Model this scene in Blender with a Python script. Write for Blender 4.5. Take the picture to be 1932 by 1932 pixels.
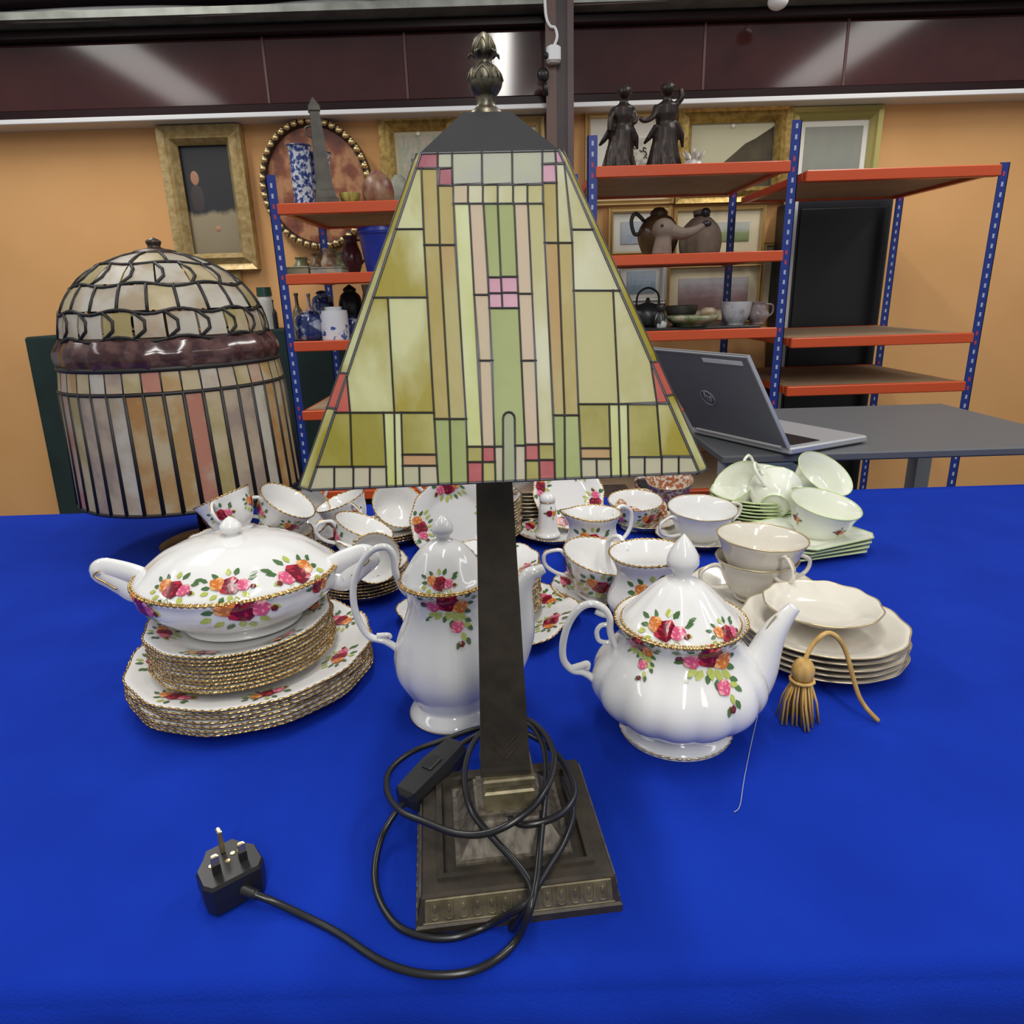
import bpy, math, random
from mathutils import Vector, Matrix, Euler
random.seed(7)
for o in list(bpy.data.objects): bpy.data.objects.remove(o)
S = bpy.context.scene
COL = S.collection
T = 0.75                                  # table top height
FPX, PITCH, ROLL, EYE = 1296.0, math.radians(17.5), math.radians(-1.77), T + 0.492

# ---------------------------------------------------------------- camera
cd = bpy.data.cameras.new('camera'); cam = bpy.data.objects.new('camera', cd); COL.objects.link(cam)
cd.sensor_fit = 'HORIZONTAL'; cd.sensor_width = 36.0; cd.lens = 36.0 * FPX / 1932.0
cd.clip_start = 0.02; cd.clip_end = 60
CM = Matrix.Rotation(math.pi / 2 - PITCH, 4, 'X') @ Matrix.Rotation(ROLL, 4, 'Z')
cam.matrix_world = Matrix.Translation((0, 0, EYE)) @ CM
S.camera = cam
# ---------------------------------------------------------------- world, lights, exposure
S.view_settings.view_transform = 'Standard'; S.view_settings.look = 'None'
S.view_settings.gamma = 1.0; S.view_settings.use_curve_mapping = False
S.view_settings.exposure = -0.1
w = bpy.data.worlds.new('hall_light'); S.world = w; w.use_nodes = True
w.node_tree.nodes['Background'].inputs[0].default_value = (0.93, 0.97, 1.0, 1)
w.node_tree.nodes['Background'].inputs[1].default_value = 0.36
def strip_light(x, y, length, power, z=3.35, width=0.16, along='Y', col=(1, 0.97, 0.92)):
    ld = bpy.data.lights.new('ceiling_strip_light', 'AREA'); ld.shape = 'RECTANGLE'
    ld.size, ld.size_y = (width, length) if along == 'Y' else (length, width)
    ld.energy = power; ld.color = col
    o = bpy.data.objects.new('ceiling_strip_light', ld); COL.objects.link(o); o.location = (x, y, z)
strip_light(0.03, -0.1, 2.4, 46)
strip_light(-3.3, 0.4, 3.0, 30, width=.5)
strip_light(3.3, 0.4, 3.0, 30, width=.5)
strip_light(-1.9, 2.6, 1.6, 36, width=.3)
strip_light(1.9, 2.6, 1.6, 36, width=.3)
strip_light(0.5, -2.8, 2.6, 110, width=.3)

# ---------------------------------------------------------------- helpers
def ray(px, py): return (CM.to_3x3() @ Vector(((px - 966) / FPX, (966 - py) / FPX, -1)))
EYEV = Vector((0, 0, EYE))
def PZ(px, py, z):                       # where the line of sight meets height z above the table
    d = ray(px, py); return EYEV + d * ((T + z - EYE) / d.z)
def PY(px, py, y):                       # ... meets the plane at distance y
    d = ray(px, py); return EYEV + d * (y / d.y)

MATS = {}
def mat(name, col, rough=0.5, metal=0.0, col2=None, nscale=8.0, bump=0.0, bscale=60.0, coat=0.0, spec=0.5,
        sheen=0.0, stretch=None, transl=0.0, contrast=(0.35, 0.65), rnd=0.0):
    if name in MATS: return MATS[name]
    m = bpy.data.materials.new(name); m.use_nodes = True; nt = m.node_tree; N = nt.nodes; L = nt.links
    b = N['Principled BSDF']; b.inputs['Base Color'].default_value = (*col, 1)
    b.inputs['Roughness'].default_value = rough; b.inputs['Metallic'].default_value = metal
    b.inputs['Coat Weight'].default_value = coat; b.inputs['Coat Roughness'].default_value = 0.05
    b.inputs['Specular IOR Level'].default_value = spec
    b.inputs['Sheen Weight'].default_value = sheen
    m.diffuse_color = (*col, 1)
    tc = None
    def coords(sc):
        nonlocal tc
        tc = tc or N.new('ShaderNodeTexCoord')
        mp = N.new('ShaderNodeMapping'); L.new(tc.outputs['Object'], mp.inputs['Vector'])
        mp.inputs['Scale'].default_value = sc
        if rnd:
            oi = N.new('ShaderNodeObjectInfo'); mu = N.new('ShaderNodeMath'); mu.operation = 'MULTIPLY'
            mu.inputs[1].default_value = rnd; L.new(oi.outputs['Random'], mu.inputs[0])
            L.new(mu.outputs[0], mp.inputs['Location'])
        return mp.outputs['Vector']
    csock = None
    if col2 is not None:
        nz = N.new('ShaderNodeTexNoise'); nz.inputs['Scale'].default_value = nscale; nz.inputs['Detail'].default_value = 4
        L.new(coords(stretch or (1, 1, 1)), nz.inputs['Vector'])
        cr = N.new('ShaderNodeValToRGB'); cr.color_ramp.elements[0].position, cr.color_ramp.elements[1].position = contrast
        cr.color_ramp.elements[0].color = (*col, 1); cr.color_ramp.elements[1].color = (*col2, 1)
        L.new(nz.outputs['Fac'], cr.inputs['Fac']); csock = cr.outputs['Color']; L.new(csock, b.inputs['Base Color'])
    if bump:
        nb = N.new('ShaderNodeTexNoise'); nb.inputs['Scale'].default_value = bscale; nb.inputs['Detail'].default_value = 5
        L.new(coords((1, 1, 1)), nb.inputs['Vector'])
        bp = N.new('ShaderNodeBump'); bp.inputs['Strength'].default_value = bump; bp.inputs['Distance'].default_value = 0.002
        L.new(nb.outputs['Fac'], bp.inputs['Height']); L.new(bp.outputs['Normal'], b.inputs['Normal'])
    if transl:
        tr = N.new('ShaderNodeBsdfTranslucent'); mx = N.new('ShaderNodeMixShader'); mx.inputs[0].default_value = transl
        tr.inputs[0].default_value = (*col, 1)
        if csock: L.new(csock, tr.inputs[0])
        L.new(b.outputs[0], mx.inputs[1]); L.new(tr.outputs[0], mx.inputs[2])
        L.new(mx.outputs[0], N['Material Output'].inputs['Surface'])
    MATS[name] = m; return m

class MB:
    """collects one mesh"""
    def __init__(s): s.v = []; s.f = []; s.m = []
    def add(s, vs, fs, mi=0):
        n = len(s.v); s.v += [tuple(p) for p in vs]; s.f += [tuple(n + i for i in q) for q in fs]; s.m += [mi] * len(fs); return s
    def box(s, a, b, mi=0, M=None):
        x0, y0, z0 = a; x1, y1, z1 = b
        vs = [Vector(p) for p in ((x0,y0,z0),(x1,y0,z0),(x1,y1,z0),(x0,y1,z0),(x0,y0,z1),(x1,y0,z1),(x1,y1,z1),(x0,y1,z1))]
        if M is not None: vs = [M @ p for p in vs]
        return s.add(vs, [(0,3,2,1),(4,5,6,7),(0,1,5,4),(1,2,6,5),(2,3,7,6),(3,0,4,7)], mi)
    def bbox(s, a, b, bev=0.004, mi=0, M=None):           # box with chamfered upright and top edges
        x0, y0, z0 = a; x1, y1, z1 = b; rings = []
        for z, i in ((z0, bev), (z0 + bev, 0), (z1 - bev, 0), (z1, bev)):
            X0, X1, Y0, Y1 = x0 + i, x1 - i, y0 + i, y1 - i; c = bev
            rings.append([(X0+c,Y0,z),(X1-c,Y0,z),(X1,Y0+c,z),(X1,Y1-c,z),(X1-c,Y1,z),(X0+c,Y1,z),(X0,Y1-c,z),(X0,Y0+c,z)])
        return s.rings(rings, True, True, mi, M)
    def rings(s, R, cap0=False, cap1=False, mi=0, M=None, closed=True):
        n = len(R[0]); vs = [Vector(p) for r in R for p in r]
        if M is not None: vs = [M @ p for p in vs]
        fs = []
        for i in range(len(R) - 1):
            for j in range(n if closed else n - 1):
                k = (j + 1) % n; fs.append((i*n+j, i*n+k, (i+1)*n+k, (i+1)*n+j))
        if cap0: fs.append(tuple(range(n - 1, -1, -1)))
        if cap1: fs.append(tuple((len(R)-1)*n + j for j in range(n)))
        return s.add(vs, fs, mi)
    def squares(s, prof, mi=0, M=None):                   # stepped square profile [(half, z)...]
        return s.rings([[(-h,-h,z),(h,-h,z),(h,h,z),(-h,h,z)] for h, z in prof], True, True, mi, M)
    def tube(s, pts, rad, n=8, mi=0, closed=False, flat=1.0, caps=True):
        pts = [Vector(p) for p in pts]; R = []; m = len(pts); up = None
        for i, p in enumerate(pts):
            if closed: t = pts[(i+1) % m] - pts[i-1]
            else: t = pts[min(i+1, m-1)] - pts[max(i-1, 0)]
            t.normalize()
            if up is None:
                up = Vector((0,0,1)) if abs(t.z) < 0.9 else Vector((0,1,0))
            a = t.cross(up); 
            if a.length < 1e-5: a = t.cross(Vector((1,0,0)))
            a.normalize(); b = a.cross(t).normalized(); up = b
            r = rad[i] if isinstance(rad, (list, tuple)) else (rad(i / max(1, m-1)) if callable(rad) else rad)
            R.append([p + a * (r*math.cos(2*math.pi*k/n)) + b * (r*flat*math.sin(2*math.pi*k/n)) for k in range(n)])
        if closed: R.append(R[0]); caps = False
        return s.rings(R, caps, caps, mi)
    def ball(s, c, r, n=12, m=8, mi=0, M=None):
        rx, ry, rz = r if isinstance(r, (tuple, list)) else (r, r, r)
        R = []
        for i in range(m + 1):
            a = math.pi * (0.02 + 0.96 * i / m) - math.pi/2
            R.append([(c[0]+rx*math.cos(a)*math.cos(2*math.pi*j/n), c[1]+ry*math.cos(a)*math.sin(2*math.pi*j/n), c[2]+rz*math.sin(a)) for j in range(n)])
        return s.rings(R, True, True, mi, M)
    def cyl(s, c0, r0, c1, r1, n=20, mi=0): return s.tube([c0, c1], [r0, r1], n, mi)
    def obj(s, name, mats, parent=None, smooth=False, sharp=None):
        me = bpy.data.meshes.new(name); me.from_pydata(s.v, [], s.f)
        for m in (mats if isinstance(mats, (list, tuple)) else [mats]): me.materials.append(m)
        me.polygons.foreach_set('material_index', s.m)
        if smooth:
            me.polygons.foreach_set('use_smooth', [True] * len(s.f))
            if sharp: me.set_sharp_from_angle(angle=math.radians(sharp))
        me.update()
        o = bpy.data.objects.new(name, me); COL.objects.link(o)
        if parent is not None: o.parent = parent
        return o
def tag(o, label=None, cat=None, group=None, kind=None):
    for k, v in (('label', label), ('category', cat), ('group', group), ('kind', kind)):
        if v: o[k] = v
    return o
def thing(name, label, cat, loc=(0,0,0), rot=0.0, group=None):
    o = bpy.data.objects.new(name, None); COL.objects.link(o); o.empty_display_size = 0.02
    o.location = loc; o.rotation_euler = (0, 0, rot) if isinstance(rot, (int, float)) else rot
    return tag(o, label, cat, group)
def copy_tree(o, parent=None):
    c = o.copy(); COL.objects.link(c)
    if parent is not None: c.parent = parent
    for ch in [q for q in bpy.data.objects if q.parent == o]: copy_tree(ch, c)
    return c
def spline(pts, n=8, closed=False):
    pts = [Vector(p) for p in pts]; out = []; m = len(pts)
    for i in range(m if closed else m - 1):
        if closed: a, b, c, d = pts[i-1], pts[i], pts[(i+1) % m], pts[(i+2) % m]
        else: a, b, c, d = pts[max(i-1,0)], pts[i], pts[i+1], pts[min(i+2,m-1)]
        for k in range(n):
            t = k / n
            out.append(0.5*((2*b) + (c-a)*t + (2*a-5*b+4*c-d)*t*t + (3*b-a-3*c+d)*t**3))
    if not closed: out.append(pts[-1])
    return out
ORD = ['lowest', 'second', 'third', 'fourth', 'fifth', 'sixth', 'seventh', 'eighth', 'ninth', 'tenth', 'eleventh', 'twelfth']

# surface of revolution with flutes / scallops, used for all the crockery
class Lathe:
    def __init__(s, prof, sm=4, nth=64, mod=None, ex=1.0):
        s.p = [(q.x, q.y) for q in spline([Vector((r, z, 0)) for r, z in prof], sm)]; s.n = nth; s.mod = mod; s.ex = ex; s.sm = sm
    def at(s, th, i):
        k = max(0, min(len(s.p) - 1.0001, i)); a = int(k); f = k - a
        r = s.p[a][0]*(1-f) + s.p[a+1][0]*f; z = s.p[a][1]*(1-f) + s.p[a+1][1]*f
        r = max(r, 0.0)
        if s.mod: r, z = s.mod(th, k / s.sm, r, z)
        return Vector((r*math.cos(th)*s.ex, r*math.sin(th), z))
    def normal(s, th, i):
        e = 0.03; a = s.at(th+e, i) - s.at(th-e, i); b = s.at(th, i+0.3) - s.at(th, i-0.3)
        n = a.cross(b); return n.normalized() if n.length > 1e-9 else Vector((0,0,1))
    def mesh(s, mb=None, mi=0):
        mb = mb or MB()
        R = [[s.at(2*math.pi*j/s.n, i) for j in range(s.n)] for i in range(len(s.p))]
        return mb.rings(R, s.p[0][0] > 1e-4, s.p[-1][0] > 1e-4, mi)
    def ring(s, key, rad, n=96, beads=0, lift=0.0, mb=None):
        i = key * s.sm; P = []; 
        for j in range(n):
            th = 2*math.pi*j/n; P.append(s.at(th, i) + Vector((0,0,lift)))
        rr = [rad * (1 + (0.45*math.cos(beads*2*math.pi*j/n) if beads else 0)) for j in range(n)]
        return (mb or MB()).tube(P, rr, 6, closed=True)

DEC = lambda: [mat('print_dark_red', (0.16,0.006,0.02), 0.2), mat('print_red', (0.42,0.02,0.04), 0.2), mat('print_pink', (0.62,0.09,0.2), 0.2),
    mat('print_pale_pink', (0.75,0.32,0.34), 0.2), mat('print_orange', (0.58,0.17,0.03), 0.2), mat('print_peach', (0.75,0.4,0.16), 0.2),
    mat('print_green', (0.07,0.15,0.05), 0.2), mat('print_lime', (0.42,0.48,0.1), 0.2), mat('print_brown', (0.14,0.025,0.02), 0.2)]
ROSE = {'red': (0, 1), 'pink': (2, 3), 'orange': (4, 5), 'brown': (8, 0)}
SPRAYS = {
 'full': [('l',-1.0,-.1,200,.5,6),('l',-.7,.35,150,.45,6),('l',.9,.3,30,.5,6),('l',1.0,-.2,-10,.45,6),('l',-.3,-.55,230,.6,7),('l',.25,-.6,-70,.6,7),('l',.55,-.7,-50,.6,7),
   ('l',-.1,-.75,250,.45,6),('l',.5,-1.05,-60,.5,7),('l',.85,-1.1,-30,.45,6),('l',1.0,-1.45,-50,.45,6),('l',.7,-1.75,-80,.5,7),('l',.9,-2.05,-70,.45,6),('l',.5,-2.2,-110,.45,6),
   ('l',-.8,-.75,215,.3,6),('l',-1.0,-.9,230,.3,6),('l',.25,.35,80,.4,6),('l',-.3,.4,110,.4,6),
   ('l',-1.25,.3,170,.4,6),('l',1.25,.1,0,.45,6),('l',-.55,-.5,215,.55,7),('l',.0,-.45,-90,.6,7),('l',.8,-.55,-30,.5,6),('l',.2,-1.0,-100,.5,6),('l',.75,-1.35,-20,.45,7),
   ('r',-.72,-.1,.38,'pink'),('r',0,.1,.58,'red'),('r',.6,-.22,.46,'orange'),('r',.42,-1.42,.34,'pink'),('r',-1.25,.02,.15,'brown'),('r',.6,-2.35,.16,'brown')],
 'cluster': [('l',-.9,0,190,.5,6),('l',-.5,.5,130,.5,6),('l',.3,.6,70,.55,6),('l',.9,.25,20,.5,6),('l',.6,-.5,-50,.55,7),('l',0,-.6,-90,.55,7),('l',-.6,-.5,220,.5,7),('l',.95,-.15,-15,.5,7),
   ('l',-1.0,.35,160,.5,6),('l',-1.0,-.3,205,.5,7),('l',1.0,.45,35,.5,6),('l',.3,-.75,-80,.55,7),('l',-.3,-.7,240,.5,6),('l',0,.65,95,.5,7),
   ('r',-.52,.15,.42,'orange'),('r',.05,-.05,.56,'red'),('r',.66,-.08,.38,'pink'),('r',1.15,-.25,.14,'brown')],
 'small': [('l',-.7,0,180,.6,6),('l',.7,.1,10,.6,6),('l',0,.6,90,.5,6),('l',.2,-.6,-80,.6,7),('r',-.3,0,.5,'red'),('r',.4,-.05,.42,'orange')],
}
def spray(surf, th0, key, scale, kind, parent, mirror=1, h=0.0006, flip=1):
    mb = MB(); i0 = key * surf.sm
    def pt(a, b, hh):
        a *= scale * mirror * 1.18; b *= scale * 1.18
        i = i0; left = abs(b); d = (1 if b > 0 else -1) * flip
        cur = surf.at(th0, i)
        while left > 1e-6:
            nx = surf.at(th0, i + 0.12*d); L = (nx - cur).length
            if L < 1e-7 or L >= left: 
                i += 0.12*d*(left / max(L, 1e-7) if L > 1e-7 else 1); break
            left -= L; i += 0.12*d; cur = nx
            if i <= 0.2 or i >= len(surf.p) - 1.2: break
        p = surf.at(th0, i); r = max(0.004, math.hypot(p.x, p.y)); th = th0 + a / r
        q = surf.at(th, i); n = surf.normal(th, i)
        return q + n * hh
    lay = 0
    for e in SPRAYS[kind]:
        lay += 1; hh = h + 0.00004 * lay
        if e[0] == 'r':
            _, a, b, r, c = e; c0, c1 = ROSE[c]; n = 15; hh += 0.0006
            mid = pt(a, b, hh + 0.0004)
            def rg(f, o, hx, wv=0.0): return [pt(a + f*r*(1 + wv*math.cos(5*2*math.pi*k/n))*math.cos(2*math.pi*k/n + o), b + f*r*(1 + wv*math.cos(5*2*math.pi*k/n))*math.sin(2*math.pi*k/n + o), hh + hx) for k in range(n)]
            r1, r2, r3 = rg(.3, .5, .0004), rg(.66, .25, .00025, .04), rg(1, 0, 0, .09)
            for k in range(n):
                k2 = (k+1) % n
                mb.add([mid, r1[k], r1[k2]], [(0,1,2)], c0)
                mb.add([r1[k], r2[k], r2[k2], r1[k2]], [(0,1,2,3)], c1 if (k % 5) in (1,) else c0)
                mb.add([r2[k], r3[k], r3[k2], r2[k2]], [(0,1,2,3)], c1 if (k % 6) in (2, 3) else c0)
        else:
            _, a, b, ang, ln, c = e; ang = math.radians(ang); ca, sa = math.cos(ang), math.sin(ang); w_ = ln * .28
            P = [(0,0),(ln*.35,w_),(ln*.75,w_*.7),(ln,0),(ln*.75,-w_*.7),(ln*.35,-w_)]
            mb.add([pt(a + x*ca - y*sa, b + x*sa + y*ca, hh) for x, y in P], [(0,1,4,5),(1,2,3,4)], c)
    return mb.obj('rose_spray', DEC(), parent)

CHINA = mat('bone_china', (0.74, 0.735, 0.725), 0.09, coat=0.3, spec=0.5)
CREAM = mat('cream_china', (0.68, 0.64, 0.56), 0.1, coat=0.3)
GREENCH = mat('pale_green_china', (0.76, 0.78, 0.67), 0.1, coat=0.3)
GREENBAND = mat('green_glaze_band', (0.50, 0.62, 0.30), 0.12, coat=0.3)
GOLD = mat('gilt_edge', (0.72, 0.49, 0.20), 0.24, 0.9, col2=(0.36, 0.22, 0.07), nscale=240, contrast=(.4, .6))
PALEGOLD = mat('worn_gilt', (0.55, 0.45, 0.27), 0.3, 0.6)

# ================================================================ THE SETTING
YW = 3.9                                   # back wall
def W(px, py): p = PY(px, py, YW); return p.x, p.z
floor = MB().box((-6, -3, -0.06), (6, YW + 0.3, 0)).obj('floor', mat('worn_grey_carpet', (0.05, 0.045, 0.045), 0.95, col2=(0.09, 0.08, 0.075), nscale=30, bump=.4))
tag(floor, 'dark grey worn floor under the tables', kind='structure')
zf0 = W(960, 214)[1]; zf1 = W(960, 52)[1]; zt = W(960, 30)[1]
wall = MB().box((-6, YW, 0), (6, YW + 0.2, zt + 1.4)).obj('wall_back', mat('apricot_wall_paint', (0.80, 0.43, 0.17), 0.75, col2=(0.76, 0.40, 0.15), nscale=3, bump=.1))
tag(wall, 'apricot painted back wall behind the pictures', kind='structure')
MAROON = mat('glossy_maroon_board', (0.045, 0.011, 0.012), 0.09, col2=(0.058, 0.015, 0.014), nscale=5, spec=0.5)
MAROOND = mat('dark_maroon_paint', (0.016, 0.005, 0.006), 0.35, spec=.2)
fas = MB().box((-6, YW - 0.06, zf0 + 0.05), (6, YW, zt + 1.4)).obj('trim_1', MAROOND)
tag(fas, 'dark maroon boarding along the top of the wall', kind='structure')
# fascia panels divided at the joints seen in the photo
xs = [-6, -4.9, -3.7, -2.55, W(510, 140)[0], W(770, 140)[0], W(1030, 140)[0], W(1320, 140)[0], W(1580, 140)[0], 2.9, 3.9, 5, 6]
z0, z1 = zf0 + 0.045, zf1 - 0.03
for a, b in zip(xs[:-1], xs[1:]):
    MB().bbox((-(b-a)/2 + .004, -.012, 0), ((b-a)/2 - .004, 0, z1 - z0), .004).obj('panel', MAROON, fas).location = ((a+b)/2, YW - 0.06, z0)
strip = mat('worn_pink_joint', (0.10, 0.04, 0.035), 0.5)
for x in xs[4:9]:
    MB().box((-.006, -.014, 0), (.006, 0, z1 - z0)).obj('joint_strip', strip, fas).location = (x, YW - 0.061, z0)
MB().bbox((-6, YW - .13, zf0 + .005), (6, YW - .055, zf0 + .048), .006).obj('lower_moulding', MAROOND, fas)
MB().bbox((-6, YW - .12, z1), (6, YW - .055, z1 + .04), .006).obj('upper_moulding', MAROOND, fas)
trim2 = MB().bbox((-6, YW - .15, zf0 - .016), (6, YW, zf0 + .006), .003).obj('trim_2', mat('white_gloss', (0.75, 0.75, 0.76), 0.3))
tag(trim2, 'thin white strip below the maroon boarding', kind='structure')
# cable tray with loose cables
zc = W(960, 44)[1]
tray = thing('cable_tray', 'pale metal cable tray running above the maroon panels', 'cable tray', (0, YW - .12, zc))
GALV = mat('galvanised_metal', (0.32, 0.33, 0.30), 0.45, 0.5, col2=(0.2, 0.21, 0.18), nscale=9)
MB().box((-6, -.10, 0), (6, .04, .006)).box((-6, -.105, 0), (6, -.10, .03)).obj('tray', GALV, tray)
for k, (c, n) in enumerate((((.38,.38,.33), 'cable_grey'), ((.42,.4,.3), 'cable_buff'), ((.2,.2,.2), 'cable_dark'), ((.5,.5,.5), 'cable_white'))):
    pts = [Vector((-6 + .4*i, -.08 + .03*k + random.uniform(-.012,.012), .012 + .016*k + random.uniform(-.006,.012))) for i in range(31)]
    MB().tube(spline(pts, 3), .011, 6).obj('cable', mat(n, c, .5), tray, True)
MB().box((-6, YW - .2, zc + .105), (6, YW - .06, zc + .145)).obj('purlin', mat('purple_grey_steel', (.09, .06, .085), .35), fas)
# steel column
xa, xb = W(1030, 150)[0], W(1082, 150)[0]
yc = YW - .24; xc = PY(1056, 150, yc).x; hw = (PY(1082, 150, yc).x - PY(1030, 150, yc).x) / 2
COLM = mat('column_brown_paint', (0.036, 0.018, 0.018), 0.4, col2=(0.026, 0.012, 0.013), nscale=6)
colm = thing('steel_column', 'maroon brown steel column between the wall panels', 'column', (xc, yc, 0)); tag(colm, kind='structure')
MB().box((-hw, -.01, 0), (hw*.2-hw*.45, .0, 3.6)).obj('flange', mat('column_face', (0.12, 0.065, 0.055), 0.45), colm)
MB().box((-hw*.9, 0, 0), (hw*.9, .22, 3.6)).obj('web', COLM, colm)
MB().box((hw*.55, -.012, 0), (hw, .0, 3.6)).obj('flange', mat('column_edge', (0.085, 0.045, 0.05), 0.4), colm)
# security camera fixed to the column
p = PY(1043, 105, yc - .03)
cc = thing('security_camera', 'small white security camera on the steel column', 'camera', (p.x, yc - .012, p.z))
WHITEP = mat('white_plastic', (.75, .76, .78), .35)
MB().bbox((-.03, -.06, -.035), (.034, -.002, .035), .01).obj('housing', WHITEP, cc)
MB().cyl((-.03, -.05, -.008), .014, (-.045, -.056, -.01), .012, 14).obj('lens', mat('black_plastic', (.012,.012,.013), .35), cc, True, 40)
MB().tube(spline([(0,-.012,.03),(.02,-.016,.07),(.012,-.012,.11),(-.012,-.012,.12),(-.03,-.01,.17),(-.034,-.01,.3)], 6), .007, 6).obj('cable', WHITEP, cc, True)
p = PY(1025, 140, yc - .03)
sp_ = thing('wall_bracket', 'small dark bracket on the column below the security camera', 'bracket', (p.x, yc, p.z))
MB().ball((0,-.02,0), (.028,.022,.03)).obj('housing', MATS['black_plastic'], sp_, True)
MB().cyl((0.01,-.02,-.03), .008, (.012,-.01,-.08), .012).obj('arm', MATS['black_plastic'], sp_, True)
# smoke detector seen at the very top right
p = PY(1468, 2, YW - .3)
sd = thing('ceiling_sensor', 'round white sensor hanging above the cable tray at the right', 'sensor', (p.x, YW - .3, p.z))
MB().ball((0,0,0), (.045,.045,.035), 20, 10).obj('housing', WHITEP, sd, True)
MB().cyl((0,0,.03), .008, (0,.1,.12), .008).obj('arm', WHITEP, sd, True)

# ================================================================ TABLE AND CLOTH
YB, YF, XT = 1.66, 0.388, 1.75
tb = thing('trestle_table', 'long trestle table hidden under the blue cloth', 'table', (0, 0, 0))
WOOD = mat('plain_ply', (.35, .24, .14), .6)
MB().box((-XT + .02, YF + .02, T - .03), (XT - .02, YB - .02, T - .004)).obj('table_top', WOOD, tb)
for x in (-1.5, 1.5):
    for y in (.55, 1.5): MB().box((x-.025, y-.025, 0), (x+.025, y+.025, T - .03)).obj('leg', WOOD, tb)
def felt():
    m = mat('royal_blue_felt', (0.0045, 0.025, 0.30), 0.9, col2=(0.0060, 0.033, 0.37), nscale=7, sheen=0.05, bump=.5, bscale=420, contrast=(.3, .75))
    m.node_tree.nodes['Principled BSDF'].inputs['Sheen Tint'].default_value = (.25, .4, 1, 1)
    m.node_tree.nodes['Principled BSDF'].inputs['Specular IOR Level'].default_value = .06
    return m
def cloth():
    mb = MB(); prof = []
    for i in range(13): prof.append((YB + (YF + .022 - YB) * i / 12, 0.0))
    for k in range(1, 9):
        a = math.pi/2 * k / 8; prof.append((YF + .022 - .022*math.sin(a), -.022 + .022*math.cos(a)))
    for k in range(1, 15): prof.append((YF, -.022 - .55 * (k/14)**1.3))
    NX = 160; R = []
    for (y, z) in prof:
        row = []
        for j in range(NX + 1):
            x = -XT + 2*XT*j/NX; dy = 0
            if z < -.02:
                dep = min(1, (-z) / .5)
                dy = -.003 - dep * (.045 + .03*math.sin(x*9 + 1) + .02*math.sin(x*23)) - .0025*math.sin(x*60 + z*40)*min(1, -z*20)
            row.append((x, y + dy, T + z))
        R.append(row)
    for r in R: pass
    mb.rings(R, closed=False)
    # back and side drops
    n = len(prof)
    back = [[(-XT + 2*XT*j/40, YB, T), ] for j in range(41)]
    mb.rings([[(-XT + 2*XT*j/40, YB + .03*math.sin(j)*k/4, T - .6*k/4) for j in range(41)] for k in range(5)], closed=False)
    for s_ in (-1, 1):
        mb.rings([[(s_*(XT + .02*k/4*(1+math.sin(j))), YF + .016 + (YB - YF - .016)*j/20, T - .6*k/4) for j in range(21)] for k in range(5)], closed=False)
    o = mb.obj('tablecloth', felt(), None, True, 60)
    return tag(o, 'royal blue felt cloth covering the long table', 'tablecloth')
cloth()
# stray pale thread on the cloth
th = MB().tube(spline([PZ(1432, 1340, .0012), PZ(1418, 1400, .0012), PZ(1404, 1470, .0012), PZ(1396, 1520, .0012), PZ(1385, 1532, .0012)], 6), .0004, 5).obj('thread', mat('pale_thread', (.4, .42, .5), .6))
tag(th, 'loose pale thread lying on the blue cloth by the teapot', 'thread')

# ================================================================ THE TABLE LAMP
LX, LY, LROT = -0.009, 0.521, math.radians(3.0)
lamp = thing('table_lamp', 'tall bronze table lamp with a square stained glass shade and stepped base', 'lamp', (LX, LY, T), LROT)
LM = Matrix.Translation((LX, LY, T)) @ Matrix.Rotation(LROT, 4, 'Z'); LI = LM.inverted()
BRONZE = mat('dark_bronze', (0.072, 0.058, 0.042), 0.45, 0.45, col2=(0.040, 0.034, 0.027), nscale=35, bump=.12, bscale=200)
BRASS = mat('rubbed_brass_highlight', (0.23, 0.195, 0.115), 0.42, 0.45, col2=(0.12, 0.10, 0.06), nscale=60)
CAPM = mat('slate_dark_metal', (0.021, 0.022, 0.025), 0.6, 0.0, col2=(0.017,.018,.020), nscale=20, spec=.12)
# base
base = MB().squares([(.0855,0),(.0855,.007),(.0838,.009),(.0795,.032),(.0778,.035),(.066,.035),(.0655,.038),(.0605,.038),(.059,.033),(.052,.033)]).obj('base', BRONZE, lamp)
base.location = (-.003, -.005, 0); base.rotation_euler = (0, 0, math.radians(3.2)); base.scale = (1, .94, 1)
pyr = MB().squares([(.050,.033),(.050,.0355),(.046,.0355),(.030,.060),(.0275,.0605),(.0275,.064)]).obj('pyramid_step', mat('rubbed_bronze', (0.20, 0.175, 0.14), 0.45, 0.4, col2=(0.085,.072,.057), nscale=40, stretch=(4,4,.6)), base)
MB().squares([(.0222,.064),(.0222,.080),(.0205,.082),(.0205,.0865),(.0228,.088),(.0228,.093),(.0215,.095)]).obj('plinth', BRASS, base)
# egg-and-dart relief along the four sides
egg = MB()
for k in range(13):
    cx = -.069 + .0115*k; pts = [(cx-.0042, 0, .0285)]
    for a in range(7):
        t = math.pi + math.pi*a/6; pts.append((cx + .0042*math.cos(t), 0, .0185 + .0052*math.sin(t)))
    pts.append((cx+.0042, 0, .0285))
    P = [(x, -.0838 + (z-.009)*.187 - .0010, z) for x, y, z in pts]
    egg.tube(P, .0009, 5)
    egg.ball((cx, -.0838 + .0020, .0215), (.0023,.0014,.0048), 8, 6)
egg.tube([(-.076,-.0802,.0305),(.076,-.0802,.0305)], .0011, 5)
egg.tube([(-.079,-.0839,.0105),(.079,-.0839,.0105)], .0008, 5)
egg.add([(-.0775,-.0840,.011),(.0775,-.0840,.011),(.0765,-.0804,.0305),(-.0765,-.0804,.0305)], [(0,1,2,3)])
e0 = egg.obj('egg_and_dart_band', BRASS, base)
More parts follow.
